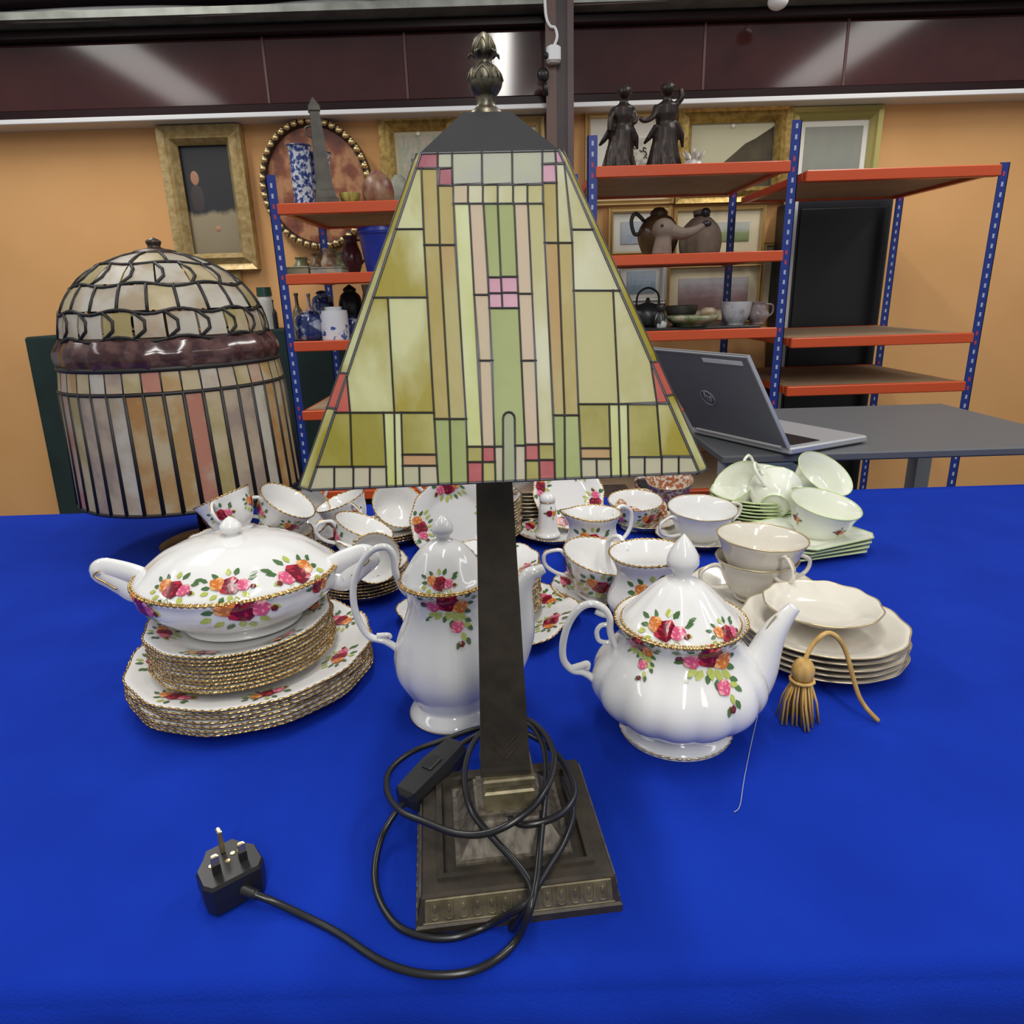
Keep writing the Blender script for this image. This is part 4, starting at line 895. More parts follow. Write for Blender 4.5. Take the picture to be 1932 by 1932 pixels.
def picture(label, px0, py0, px1, py1, fw, mw, frame, mount, art, y=None, extra=None, depth=.035, lot=False):
    y = y or YW; a, b = PY(px0, py0, y - .02), PY(px1, py1, y - .02); w_, h_ = b.x - a.x, a.z - b.z
    t = thing('picture', label, 'picture', ((a.x+b.x)/2, y, (a.z+b.z)/2), 0, 'pictures on the back wall'); W_, H_ = w_/2, h_/2
    def frm(o, i, d0, d1):
        R = [[(-x,-d,-z),(x,-d,-z),(x,-d,z),(-x,-d,z)] for x, z, d in ((W_-o, H_-o, .002), (W_-o, H_-o, d0), (W_-o-(i-o)*.35, H_-o-(i-o)*.35, d0*.75), (W_-o-(i-o)*.7, H_-o-(i-o)*.7, d0*1.05), (W_-i, H_-i, d1))]
        return MB().rings(R)
    frm(0, fw, depth, depth*.5).obj('frame', frame, t)
    if mw: MB().box((-W_+fw*.9, -.012, -H_+fw*.9), (W_-fw*.9, -.004, H_-fw*.9)).obj('mount', mount, t)
    i = fw*.95 + mw; MB().box((-W_+i, -.016, -H_+i), (W_-i, -.006, H_-i)).obj('painting', art, t)
    if extra: extra(t, W_-i, H_-i)
    if lot: MB().cyl((0,-.02,H_-fw-.012), .009, (0,-.024,H_-fw-.012), .009, 12).obj('lot_sticker', MOUNT, t)
    return t
A_port = painting('oil_portrait', [(0,(.25,.2,.12)),(.38,(.33,.27,.17)),(.42,(.025,.025,.03)),(1,(.03,.032,.036))], 3, .85)
def portrait(t, W_, H_):
    MB().ball((-W_*.55, -.014, H_*.05), (W_*.32, .004, H_*.30), 16, 8).obj('painted_figure', mat('paint_dark_coat', (.055,.045,.042), .5), t)
    MB().ball((-W_*.55, -.016, H_*.42), (W_*.17, .003, H_*.13), 14, 8).obj('painted_face', mat('paint_flesh', (.45,.22,.13), .5), t)
    MB().ball((.1*W_, -.016, -H_*.52), (W_*.13, .003, H_*.05), 12, 8).obj('painted_hand', mat('paint_flesh', (.45,.22,.13), .5), t)
picture('large oil portrait in a carved pale gilt frame at far left', 300, 242, 492, 508, .085, 0, mat('carved_pale_gilt', (.55,.42,.2), .4, .35, col2=(.38,.26,.1), nscale=30, bump=.7, bscale=50), None, A_port, extra=portrait, depth=.07)
picture('cream picture hanging low behind the striped glass lamp', 395, 512, 472, 640, .02, 0, GILT2, None, painting('pale_yellow_wash', [(0,(.62,.52,.25)),(1,(.68,.60,.34))], 3, .5))
picture('gilt framed floral picture left of the lamp finial', 712, 218, 872, 440, .075, .02, GILT, mat('buff_slip', (.55,.47,.3), .7), painting('grey_floral', [(0,(.28,.28,.2)),(.4,(.42,.38,.26)),(.5,(.33,.36,.27)),(.62,(.5,.42,.32)),(1,(.36,.35,.26))], 9, .15), lot=True)
picture('small gold framed picture just right of the lamp cap', 940, 222, 1028, 330, .045, .03, GILT2, MOUNT, painting('small_wash', [(0,(.5,.45,.3)),(1,(.6,.55,.4))], 4, .4))
def sketch(t, W_, H_):
    sk_ = MB()
    for k in range(14):
        x = W_*random.uniform(.0,.9); z = H_*random.uniform(-.9,.5); sk_.tube([(x,-.018,z),(x+W_*random.uniform(-.2,.2),-.018,z+H_*random.uniform(.05,.3))], .003, 5)
    sk_.obj('ink_sketch', mat('ink', (.05,.05,.045), .7), t)
picture('ink drawing in a wide white mount behind the bronze figures', 1104, 212, 1270, 384, .028, .095, GILT2, MOUNT, painting('ink_wash', [(0,(.10,.10,.09)),(.45,(.3,.3,.26)),(.55,(.6,.58,.48)),(1,(.68,.66,.56))], 5, .3), extra=sketch)
def hill(t, W_, H_):
    P = [(-W_*.95,-H_),(-W_*.6,-H_*.5),(-W_*.25,-H_*.28),(W_*.05,H_*.05),(W_*.32,H_*.36),(W_*.55,H_*.5),(W_*.98,H_*.86),(W_*.98,-H_)]
    MB().rings([[(x,-.0165,z) for x, z in P],[(x,-.018,z) for x, z in P]], True, True).obj('painted_hillside', mat('paint_dark_hill', (.045,.038,.022), .8, col2=(.09,.072,.04), nscale=12), t)
picture('large gilt framed landscape with a dark hillside behind the figures', 1278, 204, 1478, 380, .075, .0, GILT, None, painting('pale_sky', [(0,(.34,.34,.22)),(.35,(.52,.50,.34)),(1,(.60,.57,.38))], 3, .6), extra=hill, depth=.06, lot=True)
picture('gilt framed picture at the top right edge', 1492, 204, 1640, 430, .06, .03, mat('greenish_gilt', (.42,.36,.12), .4, .4), MOUNT, painting('grey_sea', [(0,(.2,.22,.2)),(1,(.36,.36,.3))], 4, .4))
picture('white mounted blue watercolour behind the brown jug', 1148, 392, 1262, 484, .03, .04, GILT2, MOUNT, painting('blue_wash', [(0,(.2,.3,.45)),(.5,(.5,.56,.62)),(1,(.66,.66,.62))], 5, .3))
picture('cream mounted green landscape right of the ornaments on the second shelf', 1272, 392, 1438, 482, .022, .055, GILT2, CREAMM, painting('green_fields', [(0,(.16,.22,.08)),(.45,(.3,.36,.16)),(.6,(.5,.52,.46)),(1,(.6,.6,.54))], 5, .7))
picture('white framed lake watercolour low behind the lamp shade edge', 1165, 492, 1255, 572, .026, .03, mat('white_frame', (.72,.72,.7), .4), MOUNT, painting('lake_blue', [(0,(.15,.2,.2)),(.4,(.3,.4,.5)),(.6,(.45,.55,.65)),(1,(.6,.66,.7))], 6, .5))
picture('cream mounted mauve moorland picture on the third shelf back', 1258, 500, 1432, 606, .022, .05, GILT2, CREAMM, painting('mauve_moor', [(0,(.2,.1,.08)),(.4,(.32,.2,.2)),(.55,(.42,.32,.34)),(.7,(.5,.48,.5)),(1,(.6,.58,.56))], 6, .6))
picture('narrow cream mounted picture beside the right blue post', 1440, 458, 1510, 592, .02, .035, GILT2, CREAMM, painting('dark_green_wash', [(0,(.05,.08,.05)),(1,(.2,.25,.15))], 5, .4))
# oval ornate mirror-like picture
oc, ox, oz = PY(592, 347, YW - .12), (PY(698, 347, YW - .12).x - PY(486, 347, YW - .12).x)/2, (PY(592, 222, YW - .12).z - PY(592, 474, YW - .12).z)/2
ov = thing('oval_picture', 'large oval picture in an ebonised and beaded gilt frame', 'picture', (oc.x, YW - .06, oc.z))
def oval(k, d, n=64): return [(ox*k*math.cos(2*math.pi*j/n), d, oz*k*math.sin(2*math.pi*j/n)) for j in range(n)]
MB().rings([oval(1, .05), oval(1, -.02), oval(.96, -.035), oval(.90, -.02), oval(.88, -.005)]).obj('frame', mat('ebonised_wood', (.03,.02,.015), .35), ov, True)
for k in range(44):
    a = 2*math.pi*k/44; bd = MB().ball((ox*.945*math.cos(a), -.034, oz*.945*math.sin(a)), (.017,.012,.014), 8, 6)
    for da in (-.035, .035): bd.ball((ox*.975*math.cos(a+da), -.03, oz*.975*math.sin(a+da)), (.008,.008,.008), 6, 4)
    bd.obj('gilt_bead', mat('bright_gilt', (.78,.58,.28), .25, .8), ov, True)
MB().rings([oval(.90, 0), oval(.90, -.004)], True, True).obj('painting', painting('warm_interior', [(0,(.05,.02,.015)),(.38,(.12,.035,.02)),(.5,(.24,.07,.03)),(.6,(.46,.22,.10)),(1,(.2,.06,.03))], 5, .05), ov)

# ================================================================ THINGS ON THE SHELVES
BW = mat('blue_and_white_porcelain', (.62,.65,.72), .12, col2=(.025,.05,.22), nscale=55, contrast=(.44,.54), coat=.3)
BWD = mat('dark_blue_and_white_porcelain', (.40,.44,.55), .12, col2=(.02,.035,.14), nscale=24, contrast=(.40,.50), coat=.3)
BWL = mat('white_porcelain_blue_sprigs', (.72,.74,.78), .12, col2=(.05,.09,.35), nscale=34, contrast=(.57,.63), coat=.3)
DKC = mat('dark_stoneware', (.02,.02,.024), .3); PEWT = mat('grey_pewter', (.10,.092,.075), .5, .2, col2=(.06,.055,.045), nscale=20)
BRZ = mat('dark_bronze_figure', (.045,.028,.022), .4, .4, col2=(.02,.015,.013), nscale=25)
def shelf_pt(px, py_ref, y, zb): p = PY(px, py_ref, y); return Vector((p.x, y, zb + .022))
def turned(name, label, cat, px, y, zb, w_px, top_py, prof, m, group=None, extra=None, n=28, mod=None):
    """vessel from a unit profile [(r 0..1, z 0..1)] sized from its seen width and height"""
    b = shelf_pt(px, (top_py + 20), y, zb); r = (PY(px + w_px/2, top_py, y).x - PY(px - w_px/2, top_py, y).x)/2; h = PY(px, top_py, y).z - b.z
    t = thing(name, label, cat, b, 0, group); s_ = Lathe([(a*r, c*h) for a, c in prof], 3, n, mod); s_.mesh().obj('body', m, t, True, 50)
    if extra: extra(t, r, h, s_)
    return t
VASE = [(0,0),(.8,0),(.85,.04),(.8,.2),(.85,.5),(.82,.8),(.88,.93),(1,1),(.9,.99),(.7,.85),(0,.8)]
YIT = YS + .16
def lip(t, r, h, s_): s_.ring(7, r*.06, 40).obj('rim', MATS['dark_blue_and_white_porcelain'], t, True)
turned('vase', 'tallest blue and white cylinder vase on the top left shelf', 'vase', 565, YIT, LB[0], 46, 276, VASE, BW, 'blue and white vases', lip)
turned('vase', 'shorter blue and white vase behind the grey obelisk', 'vase', 604, YIT + .06, LB[0], 44, 290, VASE, BW, 'blue and white vases', lip)
# grey slender obelisk figure
ob = shelf_pt(616, 380, YS + .08, LB[0]); obh = PY(604, 182, YS + .08).z - ob.z
t = thing('obelisk_ornament', 'slender grey obelisk ornament standing in front of the blue vases', 'ornament', ob)
MB().squares([(.045,0),(.045,.02),(.036,.026),(.034,.05),(.03,.055),(.017,obh*.86),(.021,obh*.87),(.020,obh*.91),(.0,obh)]).obj('shaft', PEWT, t).rotation_euler = (0, math.radians(-2), .3)
MB().tube(spline([(-.018,-.01,obh*.62),(-.045,-.01,obh*.66),(-.048,-.01,obh*.72),(-.02,-.01,obh*.74)], 5), .004, 6).obj('handle', PEWT, t, True)
turned('bowl', 'small yellow striped bowl on the top left shelf', 'bowl', 662, YS + .1, LB[0], 38, 366, [(0,0),(.5,0),(.55,.1),(.9,.5),(1,1),(.92,1),(.6,.3),(0,.2)], mat('yellow_striped_glaze', (.5,.42,.1), .3, col2=(.2,.18,.05), nscale=60, stretch=(1,1,.05)), None)
turned('figurine', 'round rust red ornament at the right of the top left shelf', 'ornament', 712, YS + .12, LB[0], 60, 322, [(0,0),(.7,0),(.95,.2),(1,.45),(.8,.75),(.45,.92),(.3,1),(0,1)], mat('rust_glaze', (.17,.045,.03), .35, col2=(.32,.2,.12), nscale=22))
turned('figurine', 'pale grey stoneware ornament partly behind the lamp shade', 'ornament', 752, YS + .30, LB[0], 60, 330, [(0,0),(.8,0),(1,.3),(.85,.6),(.5,.85),(.2,1),(0,1)], mat('grey_green_glaze', (.28,.28,.22), .5, col2=(.18,.18,.14), nscale=20))
# blue plastic tub
def tubrim(t, r, h, s_): s_.ring(3, r*.04, 40).obj('rim', MATS['blue_plastic_tub'], t, True)
turned('plastic_tub', 'bright blue plastic tub on the second left shelf', 'tub', 722, YS + .14, LB[1], 92, 436, [(0,0),(.7,0),(.74,.03),(.96,.93),(1,.95),(1,1),(.93,1),(.7,.05),(0,.03)], mat('blue_plastic_tub', (.015,.03,.30), .35), extra=tubrim)
def boxy(name, label, cat, px0, px1, top_py, y, zb, d, m, lidm=None, group=None):
    a = shelf_pt((px0+px1)/2, top_py+10, y, zb); w_ = PY(px1, top_py, y).x - PY(px0, top_py, y).x; h = PY((px0+px1)/2, top_py, y).z - a.z
    t = thing(name, label, cat, a, random.uniform(-.05,.05), group); MB().bbox((-w_/2,-d/2,0),(w_/2,d/2,h*.8), .003).obj('body', m, t)
    MB().bbox((-w_/2-.002,-d/2-.002,h*.8),(w_/2+.002,d/2+.002,h), .003).obj('lid', lidm or m, t); return t
boxy('tin', 'sage green tin at the left of the second left shelf', 'tin', 541, 592, 504, YS+.1, LB[1], .14, mat('sage_tin', (.22,.22,.14), .5), mat('sage_tin_lid', (.3,.28,.18), .5))
boxy('tin', 'blue grey patterned tin beside the sage green tin', 'tin', 594, 652, 505, YS+.1, LB[1], .14, mat('patterned_tin', (.18,.22,.22), .4, col2=(.35,.33,.24), nscale=40), None)
JUGP = [(0,0),(.55,0),(.6,.05),(.95,.3),(1,.5),(.7,.75),(.6,.88),(.72,1),(.62,1),(.5,.85),(0,.7)]
def jh(t, r, h, s_): MB().tube(spline([(r*.6,0,h*.9),(r*1.3,0,h*.85),(r*1.35,0,h*.5),(r*.9,0,h*.3)], 5), r*.1, 6).obj('handle', t.children[0].data.materials[0] if t.children else DKC, t, True)
GLZ = [mat('brown_glaze', (.10,.045,.025), .25, col2=(.3,.2,.1), nscale=30), mat('moss_glaze', (.10,.12,.06), .3, col2=(.3,.28,.14), nscale=30), mat('plum_glaze', (.09,.02,.03), .25), mat('cream_flower_glaze', (.45,.4,.3), .3, col2=(.3,.1,.06), nscale=40)]
for px, w_, tp, m, lb_ in ((570, 34, 486, 1, 'small moss green jug above the sage tin'), (598, 30, 478, 0, 'small brown jug above the patterned tin'), (622, 36, 470, 3, 'small cream flowered jug on the second left shelf'), (646, 34, 476, 1, 'small green mottled jug left of the blue tub'), (662, 40, 446, 2, 'plum coloured jar just left of the blue tub')):
    turned('small_jug', lb_, 'jug', px, YS+.34, LB[1], w_, tp, JUGP, GLZ[m], 'small glazed jugs', jh)
GJ = [(0,0),(.5,0),(.9,.08),(1,.3),(.98,.7),(.8,.86),(.45,.9),(.45,.93),(.55,.95),(.3,.99),(0,1)]
turned('ginger_jar', 'white square shouldered tea caddy with blue sprigs on the third left shelf', 'jar', 630, YS+.08, LB[2], 52, 578, [(0,0),(.9,0),(.95,.03),(1,.1),(1,.8),(.9,.88),(.6,.91),(.62,.94),(.6,.99),(0,1)], BWL, 'blue and white jars')
turned('ginger_jar', 'round blue and white jar at the left of the third left shelf', 'jar', 582, YS+.08, LB[2], 52, 586, GJ, BWD, 'blue and white jars')
turned('ginger_jar', 'pale blue and white jar standing behind the white caddy', 'jar', 608, YS+.3, LB[2], 42, 548, GJ, BWD, 'blue and white jars')
turned('ginger_jar', 'small deep blue jar at the right of the third left shelf', 'jar', 666, YS+.22, LB[2], 44, 595, GJ, BWD, 'blue and white jars')
turned('vase', 'black lidded vase at the back of the third left shelf', 'vase', 660, YS+.34, LB[2], 46, 536, [(0,0),(.5,0),(.55,.05),(.9,.4),(1,.6),(.8,.78),(.5,.85),(.55,.9),(.25,.96),(0,1)], DKC)
BOT_ = [(0,0),(.9,0),(1,.05),(1,.5),(.8,.62),(.35,.72),(.3,.93),(.38,.94),(.38,1),(0,1)]
turned('bottle', 'dark figurine bottle with gold neck on the third left shelf', 'bottle', 560, YS+.22, LB[2], 22, 553, BOT_, mat('gold_black_glaze', (.30,.24,.1), .3, col2=(.03,.03,.04), nscale=30))
turned('bottle', 'red and white figurine bottle beside the gold necked one', 'bottle', 583, YS+.24, LB[2], 20, 554, BOT_, mat('red_white_glaze', (.28,.04,.04), .3, col2=(.5,.48,.45), nscale=24))
turned('small_jug', 'little cream jug at the far right of the third left shelf', 'jug', 694, YS+.3, LB[2], 30, 538, JUGP, GLZ[3], None, jh)

# figures on the right unit (voxel-joined so that each is one continuous body)
def figure(label, px, top_py, lean, arms, zb):
    b = shelf_pt(px, 320, YS + .16, zb); h = PY(px, top_py, YS + .16).z - b.z; k = h/.36
    t = thing('bronze_figure', label, 'statuette', b, 0, 'bronze figures'); mb = MB()
    mb.tube([(0,0,.012*k),(lean*.1*k,0,.06*k),(lean*.3*k,0,.12*k),(lean*.55*k,0,.175*k),(lean*.7*k,0,.205*k)], [.056*k,.050*k,.044*k,.041*k,.032*k], 14)
    mb.tube([(lean*.7*k,0,.195*k),(lean*.9*k,0,.235*k),(lean*k,0,.272*k),(lean*1.02*k,0,.29*k)], [.032*k,.040*k,.040*k,.018*k], 14)
    mb.tube([(lean*k,0,.275*k),(lean*1.05*k,-.004*k,.315*k)], [.018*k,.013*k], 10)
    mb.ball((lean*1.1*k,-.006*k,.335*k), (.023*k,.030*k,.029*k), 14, 10)
    mb.ball((lean*1.1*k + .004*k,.012*k,.346*k), (.027*k,.027*k,.022*k), 12, 8)
    mb.ball((lean*1.1*k,-.028*k,.333*k), (.005*k,.006*k,.006*k), 8, 6)
    for pts in arms: mb.tube(spline([(x*k,y*k,z*k) for x, y, z in pts], 4), lambda q: (.0125 - .004*q)*k, 8)
    for a in range(9):
        an = a*.7; mb.tube([(.030*k*math.cos(an) + lean*.5*k,.030*k*math.sin(an),.17*k),(.046*k*math.cos(an+.2),.046*k*math.sin(an+.2),.07*k),(.058*k*math.cos(an+.3),.058*k*math.sin(an+.3),.014*k)], .007*k, 6)
    for pts in [((.03,-.02,.20),(.055,-.01,.15),(.062,.0,.10)), ((-.03,-.02,.19),(-.056,-.01,.14),(-.07,.0,.12))]: mb.tube([(x*k,y*k,z*k) for x, y, z in pts], [.012*k,.010*k,.005*k], 8)
    mb.v = [(x*1.35, y*1.3, z) for x, y, z in mb.v]
    o = mb.obj('figure_body', BRZ, t, True); md = o.modifiers.new('join', 'REMESH'); md.mode = 'VOXEL'; md.voxel_size = .0042; md.use_smooth_shade = True
    Lathe([(0,0),(.062*k,0),(.064*k,.008*k),(.058*k,.014*k),(0,.015*k)], 3, 28).mesh().obj('plinth', BRZ, t, True, 50); return t
figure('left bronze figure of a draped woman on the top right shelf', 1168, 164, .012, [((.03,-.005,.268),(.05,-.02,.235),(.045,-.03,.20)), ((-.02,-.005,.268),(-.035,-.03,.23),(-.04,-.035,.17))], RB[0])
figure('right bronze figure with one hand held out over the top shelf', 1252, 158, .004, [((-.03,-.005,.272),(-.045,-.02,.225),(-.075,-.03,.205),(-.09,-.03,.22)), ((.03,-.005,.272),(.05,-.012,.30),(.045,-.01,.335))], RB[0])
def petals(t, r, h, s_):
    for k in range(7):
        a = k*.9; MB().tube([(r*.4*math.cos(a),r*.4*math.sin(a),h*.35),(r*.8*math.cos(a),r*.8*math.sin(a),h*.75),(r*.95*math.cos(a),r*.95*math.sin(a),h*1.0)], [r*.2,r*.22,r*.05], 6, flat=.4).obj('leaf', MATS['white_ornament_glaze'], t, True)
turned('flower_ornament', 'small white leafy china ornament beside the right bronze figure', 'ornament', 1308, YS + .1, RB[0], 44, 284, [(0,0),(.9,0),(1,.15),(.7,.4),(.4,.5),(0,.55)], mat('white_ornament_glaze', (.62,.6,.56), .3, col2=(.3,.28,.26), nscale=40), extra=petals)
# second shelf right: brown jug, taupe fabric bags
turned('brown_jug', 'big round brown lidded jug with loop handle on the second right shelf', 'jug', 1243, YS + .26, RB[1], 80, 392, [(0,0),(.6,0),(.7,.05),(.95,.35),(.95,.55),(.65,.78),(.4,.85),(.42,.9),(.2,1),(0,1)], mat('brown_jug_glaze', (.09,.05,.02), .25, col2=(.025,.015,.012), nscale=12),
   extra=lambda t, r, h, s_: MB().tube(spline([(-r*.7,0,h*.75),(-r*1.1,0,h*.9),(-r*1.3,0,h*.75),(-r*1.15,0,h*.5),(-r*.9,0,h*.5)], 5), r*.09, 8).obj('handle', DKC, t, True))
TAU = mat('taupe_cloth', (.24,.18,.14), .85, col2=(.17,.12,.09), nscale=14, bump=.3, bscale=90)
def softbag(label, px, top_py, w_px, y, zb, knot):
    b = shelf_pt(px, top_py+20, y, zb); r = (PY(px+w_px/2, top_py, y).x - PY(px-w_px/2, top_py, y).x)/2; h = PY(px, top_py, y).z - b.z
    t = thing('cloth_bag', label, 'bag', b, .2); s_ = Lathe([(0,0),(.8*r,0),(.98*r,.15*h),(r,.4*h),(.85*r,.62*h),(.5*r,.8*h),(.34*r,.86*h),(.42*r,.95*h),(.3*r,1*h),(0,.98*h)], 3, 40, lambda th, k, q, z: (q*(1 + .06*math.sin(5*th) + .04*math.sin(9*th + 1)), z))
    s_.mesh().obj('bag_body', TAU, t, True); s_.ring(6.2, r*.05, 40).obj('drawstring', DKC, t, True)
    MB().ball((0, -r*.4, h*.93), (r*.25, r*.2, h*.10), 10, 6).obj('dark_flap', DKC, t, True); return t
softbag('taupe cloth bag tied at the neck right of the brown jug', 1324, 396, 74, YS + .22, RB[1], 1)
tb2 = shelf_pt(1262, 440, YS + .05, RB[1])
t = thing('spout_ornament', 'pale taupe long spouted ornament between the brown jug and the cloth bag', 'ornament', tb2)
kx = 1.0; mb = MB(); mb.ball((-.02,0,.095), (.045,.04,.04), 16, 10); mb.tube(spline([(0,0,.09),(.05,-.01,.075),(.095,-.01,.085),(.135,-.01,.105)], 5), lambda q: .03 - .02*q, 10)
mb.tube([(-.02,0,.07),(-.025,0,.0)], [.03,.04], 12); o = mb.obj('ornament_body', TAU, t, True); md = o.modifiers.new('join', 'REMESH'); md.mode = 'VOXEL'; md.voxel_size = .005; md.use_smooth_shade = True
MB().ball((-.035,-.036,.105), .006, 8, 6).obj('eye', DKC, t, True); MB().ball((.142,-.01,.108), (.02,.014,.012), 10, 6).obj('dark_tip', DKC, t, True)
# third shelf right
IRON = mat('black_iron', (.012,.012,.013), .4, .4)
turned('kettle', 'black iron kettle beside the lamp shade on the third right shelf', 'kettle', 1222, YS+.2, RB[2] + .0125, 62, 560, [(0,0),(.8,0),(1,.2),(.95,.5),(.6,.72),(.35,.78),(.12,.82),(.14,.9),(0,1)], mat('grey_black_iron', (.03,.032,.035), .35, .4), extra=lambda t, r, h, s_: MB().tube(spline([(-r*.7,0,h*.6),(-r*.6,0,h*1.1),(0,0,h*1.3),(r*.6,0,h*1.1),(r*.7,0,h*.6)], 5), r*.06, 6).obj('handle', IRON, t, True))
def fork(t, r, h, s_):
    for x in (-.4, .4): MB().tube([(r*x,0,h*.6),(r*x*1.6,0,h*1.15)], [r*.12, r*.03], 6).obj('horn', IRON, t, True)
turned('cat_ornament', 'black and white eared ornament right of the iron kettle', 'ornament', 1247, YS+.06, RB[2] + .0125, 24, 572, [(0,0),(.9,0),(1,.25),(.7,.55),(.5,.62),(.7,.75),(.6,.95),(0,1)], mat('black_white_glaze', (.02,.02,.02), .3, col2=(.6,.6,.58), nscale=18, contrast=(.5,.56)), extra=fork)
turned('vegetable_dish', 'green leafy china dish on the third right shelf', 'dish', 1305, YS+.08, RB[2] + .0125, 92, 596, [(0,0),(.5,0),(.6,.15),(.95,.6),(1,1),(.9,.98),(.5,.4),(0,.3)], mat('leaf_glaze', (.12,.2,.06), .3, col2=(.45,.42,.3), nscale=22), mod=lambda th, k, r, z: (r*(1+.06*math.sin(9*th)), z))
turned('sauce_boat', 'grey metal sauce boat behind the green leafy dish', 'dish', 1285, YS+.26, RB[2] + .0125, 60, 578, [(0,0),(.5,0),(.55,.2),(.9,.6),(1,1),(.92,1),(.5,.5),(0,.4)], PEWT)
turned('flower_ornament', 'small pink flower ornament in the green leafy dish', 'ornament', 1336, YS+.08, RB[2] + .0125, 30, 580, [(0,.4),(.5,.4),(.9,.6),(1,.8),(.6,1),(0,.95)], mat('pink_petal_glaze', (.55,.4,.36), .4, col2=(.3,.25,.1), nscale=40))
turned('white_bowl', 'white flowered bowl near the right post on the third shelf', 'bowl', 1388, YS+.1, RB[2] + .0125, 58, 572, [(0,0),(.5,0),(.55,.06),(.85,.4),(1,1),(.93,1),(.7,.4),(0,.2)], mat('white_flowered_glaze', (.5,.5,.52), .2, col2=(.3,.25,.3), nscale=30, contrast=(.5,.7)))
turned('small_jug', 'small mauve jug beside the right post on the third shelf', 'jug', 1430, YS+.12, RB[2] + .0125, 40, 570, JUGP, mat('mauve_glaze', (.22,.16,.17), .3, col2=(.4,.34,.33), nscale=26), None, jh)
tr_ = thing('black_tray', 'black tray lying along the third right shelf', 'tray', ((XR0+XR1)/2 + .04, YS + .14, RB[2] + .022)); MB().bbox((-.31,-.13,0),(.26,.26,.012), .003).obj('tray_body', MATS['black_plastic'], tr_)

# ================================================================ DARK GREEN TABLE AND BOTTLES BEHIND THE LEFT SHELVING
GCL = mat('dark_green_cloth', (.008,.022,.020), .9, col2=(.012,.032,.03), nscale=5)
gz = PY(500, 622, 3.62).z
gt = thing('green_table', 'dark green cloth covered table behind the left shelving', 'table', (-1.15, 3.74, 0))
R = []
for z, o_ in ((0, .03), (gz*.6, .012), (gz - .01, 0), (gz, -.01)):
    R.append([(sx_2*(1.3+o_) + .01*math.sin(k), sy*(.12+o_*.5), z) for k, (sx_2, sy) in enumerate(((-1,-1),(-.5,-1),(0,-1),(.5,-1),(1,-1),(1,1),(0,1),(-1,1)))])
MB().rings(R, True, True).obj('cloth_cover', GCL, gt)
for px, w_, tp, m, lb_ in ((497, 28, 542, mat('white_label_jar', (.55,.55,.5), .3), 'white jar with dark green lid left of the blue post'), (513, 13, 566, DKC, 'dark bottle between the green lidded jar and the post'), (468, 26, 570, DKC, 'dark squat bottle behind the striped lamp dome')):
    b = PY(px, tp + 20, 3.7); r = (PY(px+w_/2, tp, 3.7).x - PY(px-w_/2, tp, 3.7).x)/2; h = PY(px, tp, 3.7).z - gz
    t = thing('jar' if w_ > 27 else 'bottle', lb_, 'jar' if w_ > 27 else 'bottle', (b.x, 3.72, gz))
    Lathe([(a*r, c*h) for a, c in ([(0,0),(.95,0),(1,.05),(1,.68),(.85,.78),(.8,.8),(0,.8)] if w_ > 27 else BOT_)], 3, 24).mesh().obj('body', m, t, True, 50)
    if w_ > 27: MB().cyl((0,0,h*.79), r*1.02, (0,0,h), r*.95, 24).obj('lid', mat('dark_green_lid', (.01,.05,.03), .4), t, True, 40)

# ================================================================ LAPTOP ON ITS DESK AT THE RIGHT
yk = 1.98; hA = PY(1308, 805, yk); al = math.radians(63.8); be = math.radians(34.3)
lap = thing('laptop', 'open dark grey laptop seen from behind at the right', 'laptop', hA, -al)
SILV = mat('laptop_silver', (.55,.56,.58), .35, .5); GREYL = mat('laptop_dark_grey', (.17,.175,.20), .5, .0)
WL_, DL = .353, .282
MB().bbox((-.005, 0, -.018), (WL_+.005, DL, 0), .004).obj('keyboard_base', SILV, lap)
MB().box((.02, .03, 0), (WL_-.02, .13, .0015)).obj('keys', MATS['black_plastic'], lap)
MB().cyl((.02,0,-.002), .007, (WL_-.02,0,-.002), .007, 12).obj('hinge', SILV, lap, True, 40)
LDM = Matrix.Rotation(be, 4, 'X')      # lid leans back over the hinge towards the camera
lidl = MB().bbox((0, -.004, 0), (WL_, .004, DL), .003, 0, LDM).obj('screen_lid', GREYL, lap)
MB().box((.002, -.0052, DL-.004), (WL_-.002, .0042, DL), 0, LDM).obj('lid_edge', SILV, lidl)
MB().box((WL_-.004, -.0052, .0), (WL_+.0005, .0042, DL), 0, LDM).obj('lid_edge', SILV, lidl)
MB().box((.01, .0042, .01), (WL_-.01, .005, DL-.01), 0, LDM).obj('screen', MATS['black_plastic'], lidl)
MB().box((WL_*.55, -.0056, DL-.026), (WL_*.93, -.0044, DL-.014), 0, LDM).obj('white_sticker', WHITEP, lidl)
lg = MB(); cx_, cz_, rr_ = WL_*.40, DL*.47, .024
LOGO = mat('logo_silver', (.42,.43,.46), .35, .1)
def LP(x, z): return LDM @ Vector((cx_ + x, -.0052, cz_ + z))
lg.tube([LP(rr_*math.cos(a*.262), rr_*math.sin(a*.262)) for a in range(24)], .0012, 5, closed=True)
lg.tube([LP(-.004,.020), LP(-.0115,-.010)], .0016, 5); lg.tube(spline([LP(-.0085,.002), LP(-.004,.007), LP(-.0005,.005), LP(-.0045,-.010)], 5), .0016, 5)
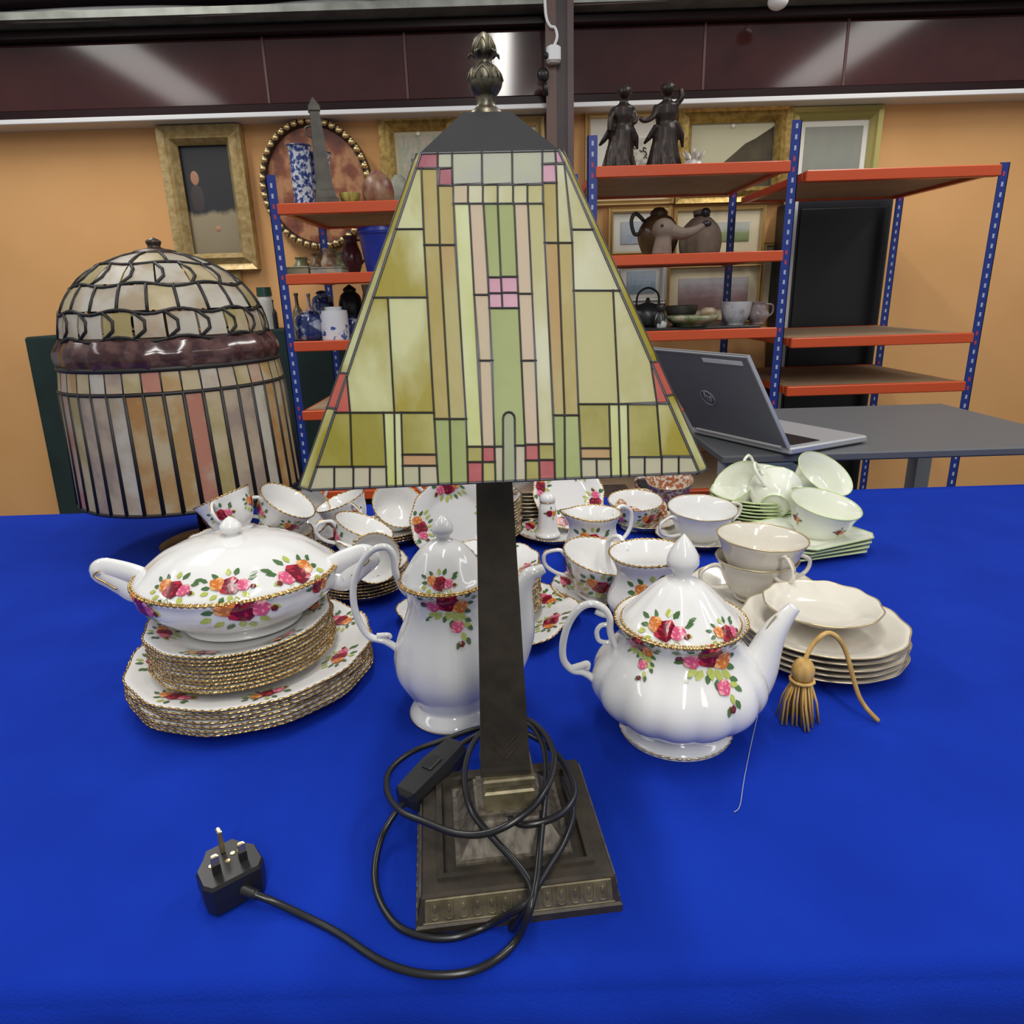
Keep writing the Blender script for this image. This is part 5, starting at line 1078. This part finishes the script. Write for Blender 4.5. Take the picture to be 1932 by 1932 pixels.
lg.tube([LP(.009,.007), LP(.0015,-.020)], .0016, 5); lg.tube(spline([LP(.009,.006), LP(.014,.006), LP(.013,-.002), LP(.009,-.009), LP(.005,-.008)], 5), .0016, 5)
lg.obj('round_logo', LOGO, lidl, True)
dz = hA.z - .022
dk = thing('desk', 'small dark desk carrying the laptop behind the china table', 'desk', (hA.x + .22, yk - .02, 0))
MB().bbox((-.22, -.27, dz-.022), (.75, .42, dz), .004).obj('desk_top', mat('desk_grey', (.10,.105,.115), .5), dk)
for x, y in ((-.175,-.2),(.68,-.2),(-.175,.38),(.68,.38)): MB().bbox((x-.028, y-.028, 0), (x+.028, y+.028, dz-.022), .004).obj('leg', mat('pale_grey_metal', (.42,.44,.48), .4), dk)
# dark boxes stored under the shelving behind the table
for px, py0, w_, lb_, c in ((1150, 925, 80, 'dark brown crate below the middle shelving', (.035,.022,.018)), (1235, 915, 60, 'low black box beside the brown crate', (.015,.015,.017)), (1396, 900, 66, 'dark rust coloured crate under the laptop desk', (.06,.025,.018)), (1480, 880, 62, 'blue grey crate at the right under the desk', (.03,.05,.08))):
    b = PY(px, py0, 2.62); ww = w_*2.62/1296; t = thing('storage_crate', lb_, 'crate', (b.x, 2.62, 0)); 
    MB().bbox((-ww/2, -.09, 0), (ww/2, .09, b.z), .006).obj('box', mat('crate_' + str(px), c, .7, col2=tuple(v*2.2 for v in c), nscale=14), t)
    for s_ in (-1, 1): MB().bbox((-ww/2-.004, -.095, b.z*.5 + s_*.1 - .015), (ww/2+.004, -.09, b.z*.5 + s_*.1 + .015), .002).obj('slat', mat('crate_slat_' + str(px), tuple(v*1.6 for v in c), .7), t)
t = thing('dark_cabinet', 'tall dark cabinet with pale edge at the right beyond the shelving', 'cabinet', (PY(1530, 480, 3.62).x + .12, 3.72, 0)); hz = PY(1510, 372, 3.5).z
MB().bbox((-.22, -.12, 0), (.25, .14, hz), .006).obj('body', mat('cabinet_black', (.012,.013,.017), .4), t)
MB().bbox((-.235, -.13, 0), (-.215, -.1, hz), .003).obj('edge_strip', WHITEP, t)
MB().bbox((-.2, -.126, .2), (.23, -.12, hz - .04), .004).obj('door', MATS['black_plastic'], t)
